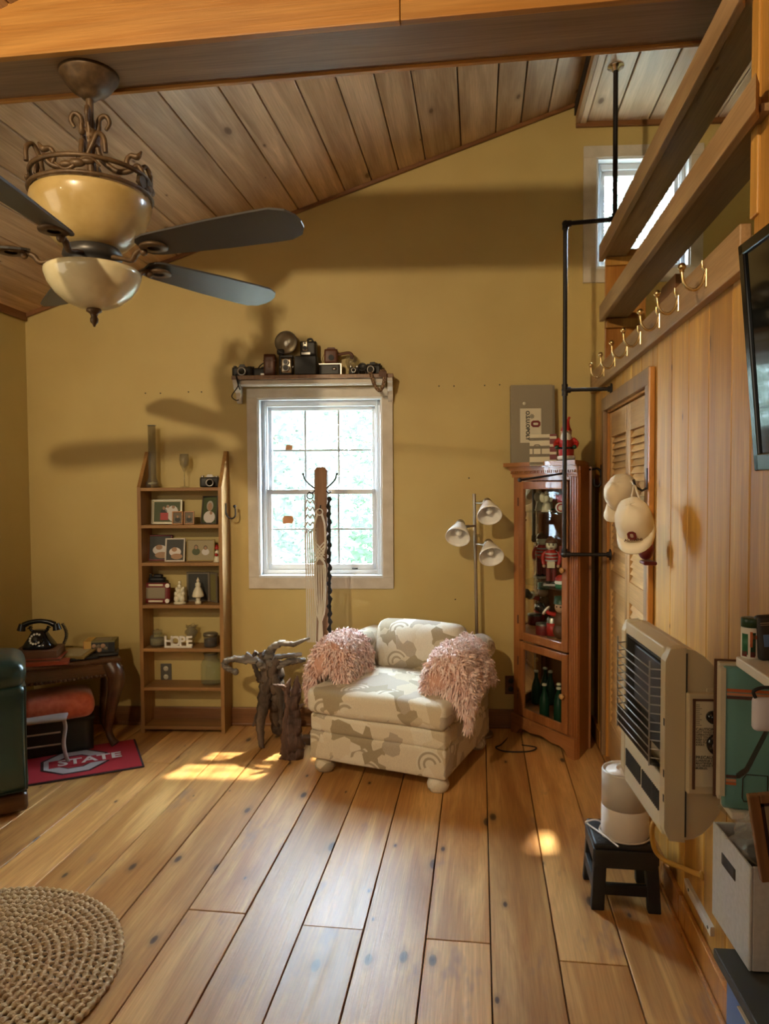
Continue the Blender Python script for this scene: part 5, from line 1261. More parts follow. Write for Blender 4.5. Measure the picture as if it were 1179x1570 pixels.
def block_o(parent, w, h, t, m1, loc, rot=(0, 0, 0), th=.0008, name='block_letter_o', cut=.28):
    def octo(w, h, c): return [(-w/2+c, -h/2), (w/2-c, -h/2), (w/2, -h/2+c), (w/2, h/2-c), (w/2-c, h/2), (-w/2+c, h/2), (-w/2, h/2-c), (-w/2, -h/2+c)]
    a = octo(w, h, w*cut); b = octo(w-2*t, h-2*t, (w-2*t)*cut)
    v_ = [(x, y, z) for z in (0, th) for x, y in a+b]
    f_ = []
    for i in range(8):
        j = (i+1) % 8; f_ += [(i, j, 8+j, 8+i), (16+i, 16+j, 24+j, 24+i), (i, j, 16+j, 16+i), (8+i, 8+j, 24+j, 24+i)]
    return MB().add(v_, f_).build(name, m1, parent, loc=loc, rot=rot)
block_o(v, .040, .056, .013, 'dark_red', (lx+.030, -.001, lz+.01), (R(90), R(90), 0))
sp = MB()
for i in range(7):
    a = i*.9; sp.add([(0, 0, 0), (.016*math.cos(a), 0, .016*math.sin(a)), (.012*math.cos(a+.5), 0, .012*math.sin(a+.5))], [(0, 1, 2)])
sp.build('leaf_emblem', 'near_black', v, loc=(lx+.008, -.0014, lz+.055))
MB().lathe([(0, .0006), (.011, .0006), (.011, 0)], 18, T=TR(lx-.035, 0, lz+lh_/2+.03) @ RX(R(90))).build('round_sticker', 'paper', v)
q0 = PY(812, 697, 4.10); q1 = PY(853, 697, 4.10); zt_ = PY(830, 666, 4.10).z
v = empty('striped_box', (((q0+q1)/2).x, 4.10, hC+.0005), -.12, 'small box with grey, white and dark red stripes in front of the game box', 'box')
w = q1.x-q0.x; h = zt_-hC
MB().box(-w/2, w/2*.5, 0, .10, 0, h).build('box_body', 'paper', v)
MB().box(w/2*.5, w/2, .0, .10, 0, h).build('box_side', 'dark_red', v)
sb = MB()
for i in range(4): sb.box(-w/2-.0006, w/2*.5, -.001, 0, h*(.02+.26*i), h*(.11+.26*i))
sb.build('grey_stripes', 'box_side', v)
sb = MB()
for i in range(4): sb.box(w/2*.5, w/2+.0006, -.001, 0, h*(.10+.25*i), h*(.18+.25*i))
sb.build('white_stripes', 'paper', v)
block_o(v, .05, .07, .006, 'box_side', (-w*.22, -.0012, h*.48), (R(90), 0, 0), .0006)
p = PY(868, 697, 4.04)
v = empty('santa_figurine', (p.x, 4.04, hC+.0005), -.2, 'bearded figurine with tall red hat and coat on the cabinet corner', 'figurine')
MB().lathe([(0, 0), (.045, 0), (.047, .012), (.04, .03), (0, .03)], 20).build('boots', 'black_gloss', v)
MB().lathe([(.042, .03), (.046, .045), (.040, .05), (.043, .09), (.040, .13), (.030, .155), (0, .16)], 20).build('coat', 'red', v)
MB().lathe([(.043, .028), (.049, .034), (.049, .046), (.043, .050)], 20).build('fur_hem', 'paper_white', v)
MB().lathe([(.0425, .085), (.0445, .087), (.0445, .095), (.0425, .097)], 20).build('belt', 'black_gloss', v)
for s in (-1, 1):
    MB().tube(smooth_path([(s*.035, 0, .14), (s*.055, -.01, .12), (s*.050, -.03, .10)], 4), .014, 8).build('sleeve', 'red', v); MB().sphere((s*.047, -.034, .096), .012).build('glove', 'green_dark', v)
MB().sphere((0, -.004, .172), .030).build('head', 'skin', v)
MB().sphere((0, -.018, .145), .030, sz=1.35, sy=.7).sphere((0, -.03, .168), .012, sx=1.8, sy=.6).sphere((0, .006, .185), .031, sz=.5).build('beard', 'paper_white', v)
for s in (-1, 1): MB().sphere((s*.010, -.033, .178), .0035).build('eye', 'black_gloss', v)
MB().sphere((0, -.036, .170), .005).build('nose', 'skin', v)
MB().tube([(0, 0, .186), (0, 0, .21), (.006, 0, .235), (.014, 0, .255)], [.031, .022, .012, .004], 14).build('hat', 'red', v)
MB().sphere((.015, 0, .257), .008).build('pompom', 'red', v)
# ================================================================ LEFT CORNER: TABLE AND WHAT STANDS ON IT
ta = math.atan2(.282, .391)                                        # front edge direction
tO = PZ(183, 1008, .524)                                            # right front corner of the top
tb = empty('carved_side_table', (tO.x, tO.y, 0), ta); tag(tb, 'dark carved wooden side table with cabriole legs in the left corner', 'table')
Lx, Dy = .56, .38
MB().rbox(-Lx, .01, -.01, Dy, .500, .524, .008, 3).build('table_top', 'dark_carved', tb)
MB().box(-Lx+.03, -.03, .02, Dy-.02, .415, .50).box(-Lx+.02, -.02, .012, Dy-.012, .485, .50).build('apron', 'dark_carved', tb, bevel=.004)
cb = MB()
for i in range(22): cb.sphere((-.05-i*.024, .016, .425), .010, sy=.6, n=8)
cb.build('beading', 'dark_carved', tb)
for x, y, sx, sy in ((-.045, .035, 1, -1), (-Lx+.045, .035, -1, -1), (-.045, Dy-.045, 1, 1), (-Lx+.045, Dy-.045, -1, 1)):
    pts = smooth_path([(x, y, .49), (x+sx*.022, y+sy*.022, .44), (x+sx*.026, y+sy*.024, .38), (x+sx*.004, y+sy*.002, .24), (x-sx*.014, y-sy*.012, .10), (x, y, .045), (x+sx*.018, y+sy*.016, .018)], 5)
    pts = [Vector((p.x, p.y, max(p.z, .018))) for p in pts]
    l = MB().tube(pts, lerp_list([.045, .050, .046, .030, .019, .020, .026], len(pts)), 12).build('leg', 'dark_carved', tb)
    cv = MB()
    for i in range(7):
        z = .47-.025*i; cv.sphere((x+sx*(.050-.003*i), y+sy*(.035-.002*i), z), .016-.001*i, sz=.55, n=9)
    cv.build('leaf_carving', 'dark_carved', l)
def ton(x, y, z, name, label, cat, group=None, rz=0):              # on the table, table-local coordinates
    w = RZ(ta) @ Vector((x, y, 0)); return empty(name, (tO.x+w.x, tO.y+w.y, z), ta+rz, label, cat, group)
zt = .5245
def book(v, w, d, h, cover, pages='paper'):
    MB().box(-w/2, w/2, -d/2, d/2, 0, .003).box(-w/2, w/2, -d/2, d/2, h-.003, h).box(-w/2, -w/2+.003, -d/2, d/2, 0, h).build('cover', cover, v, bevel=.001)
    MB().box(-w/2+.003, w/2-.004, -d/2+.004, d/2-.004, .003, h-.003).build('pages', pages, v)
def tpt(px, py, z): p = PZ(px, py, z); q = RZ(-ta) @ (p-Vector((tO.x, tO.y, 0))); return q.x, q.y
bx, by = tpt(60, 1014, zt+.0); 
v = ton(-.375, .085, zt, 'large_book', 'lowest orange-red book of the stack under the telephone', 'book', rz=-.25); book(v, .26, .19, .020, 'book_orange', 'book_orange')
v = ton(-.395, .095, zt+.0205, 'large_book', 'thin orange-brown book, middle of the stack under the telephone', 'book', rz=-.30); book(v, .23, .18, .016, 'book_orange', 'book_brown')
v = ton(-.405, .12, zt+.037, 'large_book', 'thick brown book directly under the telephone', 'book', rz=-.30); book(v, .23, .19, .040, 'book_brown', 'book_brown')
zb = zt+.0775
v = ton(-.405, .13, zb, 'rotary_telephone', 'black rotary dial telephone with the receiver on its cradle, on brown books', 'telephone', rz=-.42)
bm2 = MB(); ring = [(.082, .065, .0), (.085, .068, .012), (.075, .060, .03), (.055, .046, .06), (.042, .034, .085), (.030, .026, .10)]
vv = []; ff = []; n = 24
for a_, b_, z in ring:
    for i in range(n):
        t = 2*pi*i/n; c, s = math.cos(t), math.sin(t); pw = .6
        vv.append((a_*math.copysign(abs(c)**pw, c), b_*math.copysign(abs(s)**pw, s), z))
for k in range(len(ring)-1):
    for i in range(n): ff.append((k*n+i, k*n+(i+1) % n, (k+1)*n+(i+1) % n, (k+1)*n+i))
ff += [list(range(n)), list(range((len(ring)-1)*n, len(ring)*n))]
bm2.add(vv, ff, 0, None, True).build('body', 'black_gloss', v)
for s in (-1, 1): MB().tube(smooth_path([(s*.03, 0, .092), (s*.045, 0, .10), (s*.05, 0, .122)], 4), .008, 8).box(s*.05-.008, s*.05+.008, -.018, .018, .108, .114).build('cradle', 'black_gloss', v)
Td = TR(0, -.048, .055) @ RX(R(55))
dl = MB().lathe([(0, .010), (.014, .012), (.018, .006), (.038, .006), (.040, 0), (0, 0)], 30, T=Td).build('dial', 'black_gloss', v)
dd = MB()
for i in range(10):
    t = R(60+i*28); dd.lathe([(.0045, .0085), (.0062, .0085), (.0062, .006), (.0045, .006)], 12, T=Td @ TR(.030*math.cos(t), .030*math.sin(t), 0))
    dd.lathe([(0, .0072), (.004, .0072), (.004, .006)], 10, T=Td @ TR(.030*math.cos(t), .030*math.sin(t), 0))
dd.build('finger_holes', 'paper_white', dl)
MB().lathe([(0, .0125), (.012, .0125), (.012, .012)], 16, T=Td).build('dial_centre', 'near_black', dl)
hs = MB().tube(smooth_path([(-.085, 0, .128), (-.05, 0, .143), (0, 0, .150), (.05, 0, .143), (.085, 0, .128)], 6), lerp_list([.015, .012, .011, .012, .015], 25), 10, flat=1.15)
for s in (-1, 1): hs.cyl((s*.092, 0, .135), (s*.098, 0, .098), .017, .024, 16)
hs.build('receiver', 'black_gloss', v)
cd_ = [(.105, .02, .115)]; P = []
for i in range(90):
    t = i/89; a = t*2*pi*14; b = Vector((.115+.02*math.sin(t*3), .03+.01*t, .115*(1-t)+.012)); P.append(b+Vector((math.cos(a)*.008, math.sin(a)*.008, 0)))
MB().tube(P, .0028, 5).build('coiled_cord', 'black_matte', v)
v = ton(-.225, .12, zt+.0225, 'picture_tray', 'flat dark-rimmed frame lying tilted between the telephone and the book box', 'frame', rz=-.62)
v.rotation_euler = (R(9), 0, ta-.62)
MB().box(-.10, .10, -.08, .08, 0, .010).build('frame_body', 'gold_frame', v, bevel=.003); MB().box(-.072, .072, -.055, .055, .010, .0115).build('panel', 'photo_sepia', v)
MB().tube([(-.1, -.08, .011), (.1, -.08, .011), (.1, .08, .011), (-.1, .08, .011)], .004, 6, closed=True).build('raised_edge', 'gold_frame', v)
v = ton(-.215, .075, zt, 'black_slab', 'thin black slab under the tilted frame on the side table', 'book'); MB().rbox(-.09, .11, -.05, .05, 0, .016, .004, 2).build('slab_body', 'black_matte', v)
v = ton(-.075, .165, zt+.021, 'puzzle_box', 'olive box with a red end and a family photograph on its side', 'box', rz=-.32)
MB().box(-.085, .085, -.06, .06, 0, .062).build('box_body', 'book_olive', v, bevel=.001)
MB().box(-.0865, -.085, -.06, .06, 0, .062).build('red_end', 'red', v); MB().box(-.085, -.045, -.0612, .0612, .0002, .0632).build('yellow_band', 'book_yellow', v)
pm = MB().box(-.045, .085, -.0615, -.060, 0, .055, 0).box(.05, .085, -.062, -.060, .0, .055, 1)
for cx, cz_, r, m_ in ((-.03, .035, .012, 2), (-.005, .03, .014, 3), (.02, .034, .014, 2), (.035, .02, .012, 3), (.0, .012, .014, 2)): pm.lathe([(0, .0622), (r, .0622), (r, .061)], 12, m_, T=TR(cx, 0, cz_) @ RX(R(90)))
pm.build('side_picture', ['photo_dark', 'black_matte', 'skin_print', 'photo_mid'], v)
MB().box(-.03, .06, -.035, .035, .062, .0632).build('top_panel', 'grey_box', v)
v = ton(-.08, .10, zt, 'sunglass_case', 'dark slim case at the front edge of the table under the olive box', 'case', rz=-.15); MB().rbox(-.09, .09, -.045, .125, 0, .020, .009, 3).build('case_body', 'black_leather', v)
# low black bench with red pillow beneath the table
p = PZ(98, 1140, .0)
v = ton(-.33, .16, 0, 'storage_bin', 'black box under the carved table carrying the red pillow', 'bin'); MB().rbox(-.20, .19, -.13, .15, 0, .20, .01, 2).box(-.205, .195, -.135, .155, .185, .20).build('bin_body', 'black_matte', v)
v = ton(-.32, .12, .2015, 'red_pillow', 'coral red pillow squeezed under the carved side table', 'pillow'); MB().rbox(-.20, .19, -.14, .15, 0, .135, .055, 6, puff=.012, wob=.004).build('pillow_cover', 'pillow_red', v)
# grey metal step stool
sa = R(26)
sO = PZ(103, 1172, 0)
v = empty('metal_stool', (sO.x, sO.y, 0), sa, 'small grey metal stool with curved legs in front of the side table', 'stool')
MB().rbox(-.30, .0, -.0, .20, .235, .255, .008, 2).build('seat', 'steel_paint' if 'steel_paint' in M else 'print_grey', v)
for x in (-.012, -.288):
    for y in (.012, .188):
        MB().tube(smooth_path([(x, y, .240), (x+.006, y, .20), (x-.004, y, .12), (x+.004, y, .05), (x+.018, y, .006)], 5), .008, 8, flat=1.3).build('leg', 'print_grey', v)
for z in (.17, .105): MB().tube([(-.27, .012, z-.0), (-.03, .004, z+.010)], .005, 7).build('cross_bar', 'print_grey', v); 
for z in (.17, .105): MB().cyl((-.285, .188, z), (-.012, .188, z), .005).cyl((-.288, .015, z), (-.288, .186, z), .005).build('cross_bar', 'print_grey', v)

# ---------------------------------------------------------------- team mat
c1 = PZ(222, 1177, 0); c2 = PZ(202, 1143, 0); c3 = PZ(47, 1206, 0)
ma = math.atan2((c1-c3).y, (c1-c3).x)
mt_ = empty('door_mat', (c1.x, c1.y, .002), ma); tag(mt_, 'crimson mat with a grey block letter O and the word STATE, under the side table', 'mat')
ML, MD = .78, .46
MB().rbox(-ML, 0, 0, MD, 0, .007, .003, 2).build('backing', 'mat_border', mt_); MB().box(-ML+.012, -.012, .012, MD-.012, .006, .0085).build('pile', 'crimson', mt_)
cxm, cym = -.335, .23
block_o(mt_, .34, .34, .085, 'mat_border', (cxm, cym, .0084), (0, 0, 0), .0006, 'logo_outline', .30)
block_o(mt_, .31, .31, .060, 'print_grey', (cxm, cym, .0086), (0, 0, 0), .0008, cut=.30)
MB().box(cxm-.13, cxm+.20, cym-.055, cym+.050, .0085, .0097).build('lettering_ground', 'crimson', mt_)
text('lettering', 'STATE', .115, 'print_white', mt_, (cxm+.075, cym-.002, .0100), (0, 0, 0), .0006, bold=.003)

# ---------------------------------------------------------------- green leather armchair at the left edge
gO = Vector((PZ(44, 1250, 0).x, PZ(44, 1250, 0).y, 0))
ga = R(37)
gc = empty('leather_armchair', gO, ga); tag(gc, 'dark green leather armchair with a wooden plinth at the left edge', 'armchair')
MB().rbox(-.60, .0, .0, .42, .02, .11, .02, 3).build('plinth', 'dark_carved', gc)
MB().rbox(-.595, -.005, .005, .41, .11, .34, .02, 4).build('base', 'green_leather_dark', gc)
MB().rbox(-.17, .005, -.005, .42, .10, .60, .04, 6, wob=.004).build('arm', 'green_leather', gc)
MB().rbox(-.19, .012, -.012, .41, .58, .705, .055, 6, puff=.015, wob=.006).build('arm_pad', 'green_leather', gc)
MB().rbox(-.60, -.17, -.01, .40, .32, .46, .05, 6, puff=.02).build('seat_cushion', 'green_leather', gc)
MB().rbox(-.60, -.18, .26, .42, .30, .80, .07, 6).build('backrest', 'green_leather', gc)
MB().tube([(-.004, .0, .125), (-.004, .0, .60)], .005, 6).tube([(-.19, -.006, .12), (-.005, -.006, .12)], .004, 6).build('piping', 'green_leather_dark', gc)
# ---------------------------------------------------------------- woven round rug
RC = PZ(213, 1452, 0); rr = .50
pt = PZ(75, 1366, 0); 
rug = empty('woven_round_rug', (PZ(213, 1458, 0).x-.5, pt.y-.5, .0)); tag(rug, 'round tan rug of coiled woven seagrass rings on the floorboards', 'rug')
nr = 19; step = rr/nr
mb = MB().lathe([(0, .004), (rr-.008, .004), (rr-.008, 0)], 90); o = mb.build('rug_base', 'photo_mid', rug)
for k in range(nr):
    r0 = rr-step*(k+.5)
    if r0 < .02: break
    nseg = max(10, int(2*pi*r0/.026)); vs_ = []; fs_ = []; mb = MB()
    P = []; RR = []
    m_ = nseg*4
    for i in range(m_):
        a = 2*pi*i/m_; ph = i/4+(.5 if k % 2 else 0)
        tw = math.sin(2*pi*ph); P.append((r0*math.cos(a), r0*math.sin(a), .0105)); RR.append(step*(.41+.12*tw))
    # twisted plait: radius swells at each wrap
    mb.tube(P, RR, 7, closed=True, flat=.85)
    mb.v = [(x, y, max(.003, z)) for x, y, z in mb.v]
    mb.build('woven_ring', 'rope', rug)
wr = MB()                                                            # cross wraps binding neighbouring rings
for k in range(nr-1):
    r0 = rr-step*(k+1); nseg = int(2*pi*r0/.030)
    for i in range(nseg):
        a = 2*pi*(i+(.5 if k % 2 else 0))/nseg; T = RZ(a)
        wr.add([(r0-step*.42, -.0045, .014), (r0+step*.42, -.0045, .014), (r0+step*.42, .0045, .014), (r0-step*.42, .0045, .014), (r0-step*.2, -.004, .0215), (r0+step*.2, -.004, .0215), (r0+step*.2, .004, .0215), (r0-step*.2, .004, .0215)],
               [(4, 5, 6, 7), (0, 1, 5, 4), (1, 2, 6, 5), (2, 3, 7, 6), (3, 0, 4, 7)], 0, T)
o = wr.build('cross_wraps', 'rope', rug); o['kind'] = 'stuff'

# ================================================================ CAPS ON THE DOOR CASING
hb = PX(992, 735, XR-.03)
hk = empty('cap_hook', (XR-.024, hb.y+.02, hb.z), 0, 'flat black metal hook on the closet door casing holding the caps', 'hook')
MB().box(-.004, .0, -.008, .008, -.04, .045).tube([(-.004, 0, -.035), (-.02, 0, -.045), (-.045, 0, -.03), (-.055, 0, 0)], .005, 8).build('hook_arm', 'black_iron', hk)
def cap(loc, rot, fab, label, logo=False):
    """crown opens to -z, brim forward (-y)"""
    v = empty('baseball_cap', loc, 0, label, 'cap', rot=rot)
    r = .072; n = 24; mb = MB(); prof = [(q_, z_*.88) for q_, z_ in [(1.0, 0), (1.0, .018), (.985, .045), (.92, .075), (.78, .100), (.52, .118), (.25, .127), (.02, .130)]]
    vs_ = []; fs_ = []
    for q, z in prof:
        for i in range(n):
            a = 2*pi*i/n; fr = max(0, -math.sin(a)); k = q*r
            vs_.append((k*math.cos(a)*.90, k*math.sin(a)*1.08-.004*fr, z+.012*fr*(1 if z > .03 else 0)+.003*math.sin(a*6)*q))
    for k in range(len(prof)-1):
        for i in range(n): fs_.append((k*n+i, k*n+(i+1) % n, (k+1)*n+(i+1) % n, (k+1)*n+i))
    mb.add(vs_, fs_, 0, None, True); c = mb.build('crown', fab, v); s_ = c.modifiers.new('solid', 'SOLIDIFY'); s_.thickness = .003
    sm = MB()
    for j in range(3):
        a0 = j*pi/3+pi/6; pts = []
        for t in range(13):
            th = pi*t/12; rr_ = math.cos(th-pi/2)
            idx = abs(th-pi/2)/(pi/2)
            zz = .131*math.sin(th) if False else .1145*(1-(abs(math.cos(th)))**2.6)
            x = r*math.cos(th)*math.cos(a0)*.905; y = r*math.cos(th)*math.sin(a0)*1.085; pts.append((x, y, zz+.001))
        sm.tube(pts, .0012, 5)
    sm.build('seams', fab, c); MB().sphere((0, 0, .1155), .005, sz=.5).build('button', fab, c)
    # brim
    vs_ = []; fs_ = []; N = 16
    for i in range(N+1):
        a = pi+pi*(i/N); x = math.cos(a); y = math.sin(a)
        ins = (x*r*.9, y*r*1.06, .006+.0); L = .060*(math.sin(pi*i/N))**.55
        out = (x*r*.93, y*r*1.06-L, -.010*(1-x*x)*-1-.018*x*x)
        mid_ = ((ins[0]+out[0])/2, (ins[1]+out[1])/2, (ins[2]+out[2])/2+.004)
        for p_ in (ins, mid_, out): vs_.append(p_)
    for i in range(N):
        for k in range(2): fs_.append((3*i+k, 3*i+k+1, 3*i+3+k+1, 3*i+3+k))
    b_ = MB().add(vs_, fs_, 0, None, True).build('brim', fab, v); s_ = b_.modifiers.new('solid', 'SOLIDIFY'); s_.thickness = .004
    bpy.context.view_layer.update()
    tip = v.matrix_world.inverted() @ (hk.location+Vector((-.050, 0, -.022)))
    back = Vector((0, r*1.08, .012)); mid2 = (back+tip)/2+Vector((0, 0, -.004))
    MB().tube(smooth_path([Vector((-.028, r*1.02, .012)), mid2+Vector((-.012, 0, 0)), tip, mid2+Vector((.012, 0, 0)), Vector((.028, r*1.02, .012))], 4), .0035, 6, flat=1.6).build('back_strap', fab, v)
    if logo:
        block_o(v, .030, .038, .0095, 'dark_red', (0, -r*1.075-.0115, .052), (R(82), 0, 0), .0012)
        text('lettering', 'ALUMNI', .017, 'book_brown', v, (0, -r*1.08-.0085, .025), (R(88), 0, 0), .0006, bold=.0004)
    return v
cA = PX(958, 775, .55); cB = PX(970, 800, .50)
cap(PX(962, 800, .575)+Vector((0, 0.02, 0)), (R(-16), R(8), R(-62)), 'tan_cap', 'tan baseball cap hanging behind the white one on the closet casing') if False else None
# the white cap hangs crown up with its peak down and towards the room
cap(PX(974, 806, .555), (R(47), R(-6), R(-20)), 'white_cap', 'cream baseball cap with red block O and ALUMNI hanging in front', True)
cap(PX(958, 760, .618), (R(60), R(16), R(-44)), 'tan_cap', 'plain tan baseball cap hanging behind the cream one on the closet casing')
p = PX(990, 850, .62); v = empty('crimson_cap', p, 0, 'dark red cap peak just showing below the cream cap', 'cap'); MB().sphere((0, .0, .02), .055, sx=.55, sy=.7, sz=.75).build('crown', 'dark_red', v); MB().rbox(-.02, .03, -.055, .02, -.036, -.022, .006, 3).build('peak', 'dark_red', v)

# ================================================================ TELEVISION
tt = PY(1131, 380, 1.47); tb_ = PY(1157, 722, 1.47)
TH_ = (tt-tb_).length; TWd = TH_*1.70; tilt = math.atan2(tb_.x-tt.x, tt.z-tb_.z)
sw = R(4)
tv = empty('television', (tt+tb_)/2+Vector((.004, -.008, 0)), 0, 'black flat television tilted down on a wall bracket at the right edge', 'television', rot=(0, 0, 0))
# local: x = outwards from the wall (towards -x world), y along the screen away from the camera end
fwd = Vector((-math.cos(sw), -math.sin(sw), 0)); alng = Vector((-math.sin(sw), math.cos(sw), 0))
zz = Vector((-math.sin(tilt), 0, math.cos(tilt))).normalized()
nrm = (alng.cross(zz)).normalized(); nrm = nrm if nrm.x < 0 else -nrm
zz = nrm.cross(alng).normalized(); zz = zz if zz.z > 0 else -zz
tv.matrix_world = Matrix(((alng.x, nrm.x, zz.x, tv.location.x), (alng.y, nrm.y, zz.y, tv.location.y), (alng.z, nrm.z, zz.z, tv.location.z), (0, 0, 0, 1)))
hh = TH_/2
MB().rbox(-TWd, 0, -.035, .0, -hh, hh, .006, 2).rbox(-TWd+.12, -.12, -.06, -.03, -hh+.1, hh-.1, .01, 2).build('back_shell', 'black_gloss', tv)
b_ = .022
MB().box(-TWd, -TWd+b_, 0, .008, -hh, hh).box(-b_, 0, 0, .008, -hh, hh).box(-TWd, 0, 0, .008, hh-b_, hh).box(-TWd, 0, 0, .008, -hh, -hh+b_*1.5).build('bezel', 'black_gloss', tv, bevel=.003)
MB().box(-TWd+b_, -b_, .001, .003, -hh+b_*1.5, hh-b_).build('screen_glass', 'screen', tv)
MB().box(-.5, -.3, -.085, -.055, -.08, .08).build('wall_bracket', 'black_iron', tv)
# arm to the wall
wb_ = empty('tv_wall_mount', (XR, tv.location.y-.36, tv.location.z), 0, 'black wall mount behind the television', 'bracket')
MB().box(-.012, 0, -.08, .08, -.12, .12).cyl((-.01, 0, 0), (-.05, .01, 0), .018).build('plate', 'black_iron', wb_)

# ================================================================ GAS HEATER
n0 = PX(1018, 1289, .45); f0 = PX(954, 1190, .45)
zb_ = n0.z; fz = PZ(954, 1190, zb_) if False else None
# far bottom corner at the same height as the near one
t_ = hit(954, 1190, (0, 0, 1), zb_-.005)
hv = Vector((f0.x-n0.x, f0.y-n0.y, 0)); far = Vector((n0.x-.028, n0.y+.39, 0))
hang = math.atan2(far.y-n0.y, far.x-n0.x)-pi/2
he = empty('gas_wall_heater', (n0.x, n0.y, zb_), hang); tag(he, 'cream gas wall heater with black wire grille and control panel on the plank wall', 'heater')
HH = PX(1021, 996, .45).z-zb_; HW = .395
Ls = f0
# local: y along the wall away from camera (0..HW), x towards the wall, z up
cut_lo = .09
MB().prism([(-.0, .03), (.0, HH-.03), (.012, HH), (.05, HH+.004), (.05, -.004), (.012, 0)], 0, .035, T=Matrix(((1, 0, 0, 0), (0, 0, 1, 0), (0, 1, 0, 0), (0, 0, 0, 1)))).build('side_frame', 'cream_plastic', he, bevel=.005, seg=3)
MB().prism([(-.0, .03), (.0, HH-.03), (.012, HH), (.05, HH+.004), (.05, -.004), (.012, 0)], HW-.035, HW, T=Matrix(((1, 0, 0, 0), (0, 0, 1, 0), (0, 1, 0, 0), (0, 0, 0, 1)))).build('side_frame', 'cream_plastic', he, bevel=.005, seg=3)
MB().box(.004, .05, .03, HW-.03, HH-.035, HH).build('top_frame', 'cream_plastic_light', he, bevel=.004)
MB().box(.004, .05, .03, HW-.03, 0, .012).build('bottom_frame', 'cream_plastic_light', he, bevel=.004)
MB().box(.002, .010, .034, HW-.034, .010, .150).build('lower_panel', 'cream_plastic_light', he, bevel=.002)
sl2 = MB()
for i in range(24):
    y = .045+i*.0122+(.010 if i > 11 else 0); sl2.box(-.001, .003, y, y+.006, .055, .105)
o = sl2.build('vent_slots', 'soot', he)
MB().box(.045, .055, .03, HW-.03, .16, HH-.03).box(.004, .046, HW-.05, HW-.034, .155, HH-.036).box(.006, .046, .034, .050, .155, HH-.036).box(.006, .046, .036, HW-.036, HH-.042, HH-.035).build('firebox_back', 'soot', he)
MB().box(.02, .045, .10, HW-.06, .25, HH-.06).build('radiant_plaque', 'near_black', he, bevel=.004)
gr = MB(); nW = 11
for i in range(nW):
    z = .19+i*(HH-.25)/(nW-1); gr.tube([(.012, .032, z), (-.022, .045, z), (-.026, HW-.05, z), (.012, HW-.03, z)], .0018, 5)
for y in (.045, HW-.05): gr.tube([(-.024, y, .17), (-.024, y, HH-.04)], .0022, 5)
gr.build('wire_guard', 'steel', he)
ls = MB()
for i in range(34):
    y = .045+i*(HW-.09)/33; ls.tube([(.010, y, .165), (-.020, y, .172), (-.020, y, .235)], .0016, 5)
ls.build('lower_guard', 'gunmetal', he)
# bulged side shell (half ellipse) and its body
ell = [(.05, HH+.0)]+[(.05+.118*math.sin(pi*i/16), HH/2+(HH/2)*math.cos(pi*i/16)) for i in range(1, 16)]+[(.05, 0)]
MB().box(.049, .053, -.0004, .004, .01, HH-.01).build('side_seam', 'soot', he)
MB().prism(ell, .004, HW-.006, T=Matrix(((1, 0, 0, 0), (0, 0, 1, 0), (0, 1, 0, 0), (0, 0, 0, 1)))).build('rear_shell', 'cream_plastic', he, bevel=.006, seg=2)
cp_ = MB().box(.05, .165, -.016, .01, HH*.26, HH*.78).build('control_panel', 'cream_plastic', he, bevel=.004)
MB().box(.064, .155, -.0185, -.014, HH*.30, HH*.745).build('label_plate', 'cream_plastic_light', cp_, bevel=.002)
MB().box(.060, .066, -.020, -.016, HH*.29, HH*.755).box(.060, .155, -.020, -.016, HH*.745, HH*.755).build('recess_edge', 'book_brown', cp_)
def knob(x, z, r, mt): return MB().lathe([(0, .016), (r*.7, .016), (r*.85, .010), (r, .008), (r, 0), (0, 0)], 24, T=TR(x, -.0185, z) @ RX(R(90))).build('knob', mt, cp_)
k1 = knob(.105, HH*.665, .015, 'black_gloss'); k2 = knob(.118, HH*.525, .026, 'black_gloss')
MB().lathe([(.012, .0165), (.018, .0165), (.018, .018), (.012, .018)], 24, T=TR(.118, -.0185, HH*.525) @ RX(R(90))).build('knob_ring', 'steel', k2)
for i in range(9): text('lettering', 'MATCH' if i == 0 else ('||| ||| ||' if i % 2 else '|||| || |||'), .0085, 'near_black', cp_, (.068, -.0189, HH*.72-i*.013), (R(90), 0, 0), .0002, 'LEFT') if i in () else None
def heater_text():
    rows = [('CAUTION', .60, .0085), ('HOT WHILE IN', .585, .006), ('OPERATION. DO', .572, .006), ('NOT TOUCH.', .559, .006), ('KEEP CHILDREN', .546, .006), ('AND FURNITURE', .533, .006), ('AWAY.', .520, .006), ('PRECAUCION', .455, .0095), ('SUPERFICIE CALIENTE', .438, .006), ('MANTENGA LEJOS A', .425, .006), ('LOS NINOS Y LOS', .412, .006), ('MUEBLES.', .399, .006)]
    for s_, k, sz_ in rows: text('lettering', s_, sz_*1.15, 'near_black', cp_, (.067, -.0189, HH*k), (R(90), 0, 0), .0002, 'LEFT', bold=.0001)
    tk = MB()
    for i in range(12): tk.box(.067, .067+(.014 if i % 3 == 0 else .009), -.0189, -.0184, HH*(.62+.0095*i), HH*(.62+.0095*i)+.001)
    tk.build('scale_marks', 'near_black', cp_)
heater_text()
MB().prism([(.10, HH*.40), (.20, HH*.10), (.24, HH*.10), (.24, HH*.62), (.165, HH*.80), (.10, HH*.80)], .0, .012, T=Matrix(((1, 0, 0, 0), (0, 0, 1, 0), (0, 1, 0, 0), (0, 0, 0, 1)))).build('mounting_bracket', 'cream_plastic', he, bevel=.002)
for z in (HH*.60, HH*.33, HH*.20): MB().box(-.0008, .004, .003, .010, z, z+.018).build('side_slot', 'soot', he)

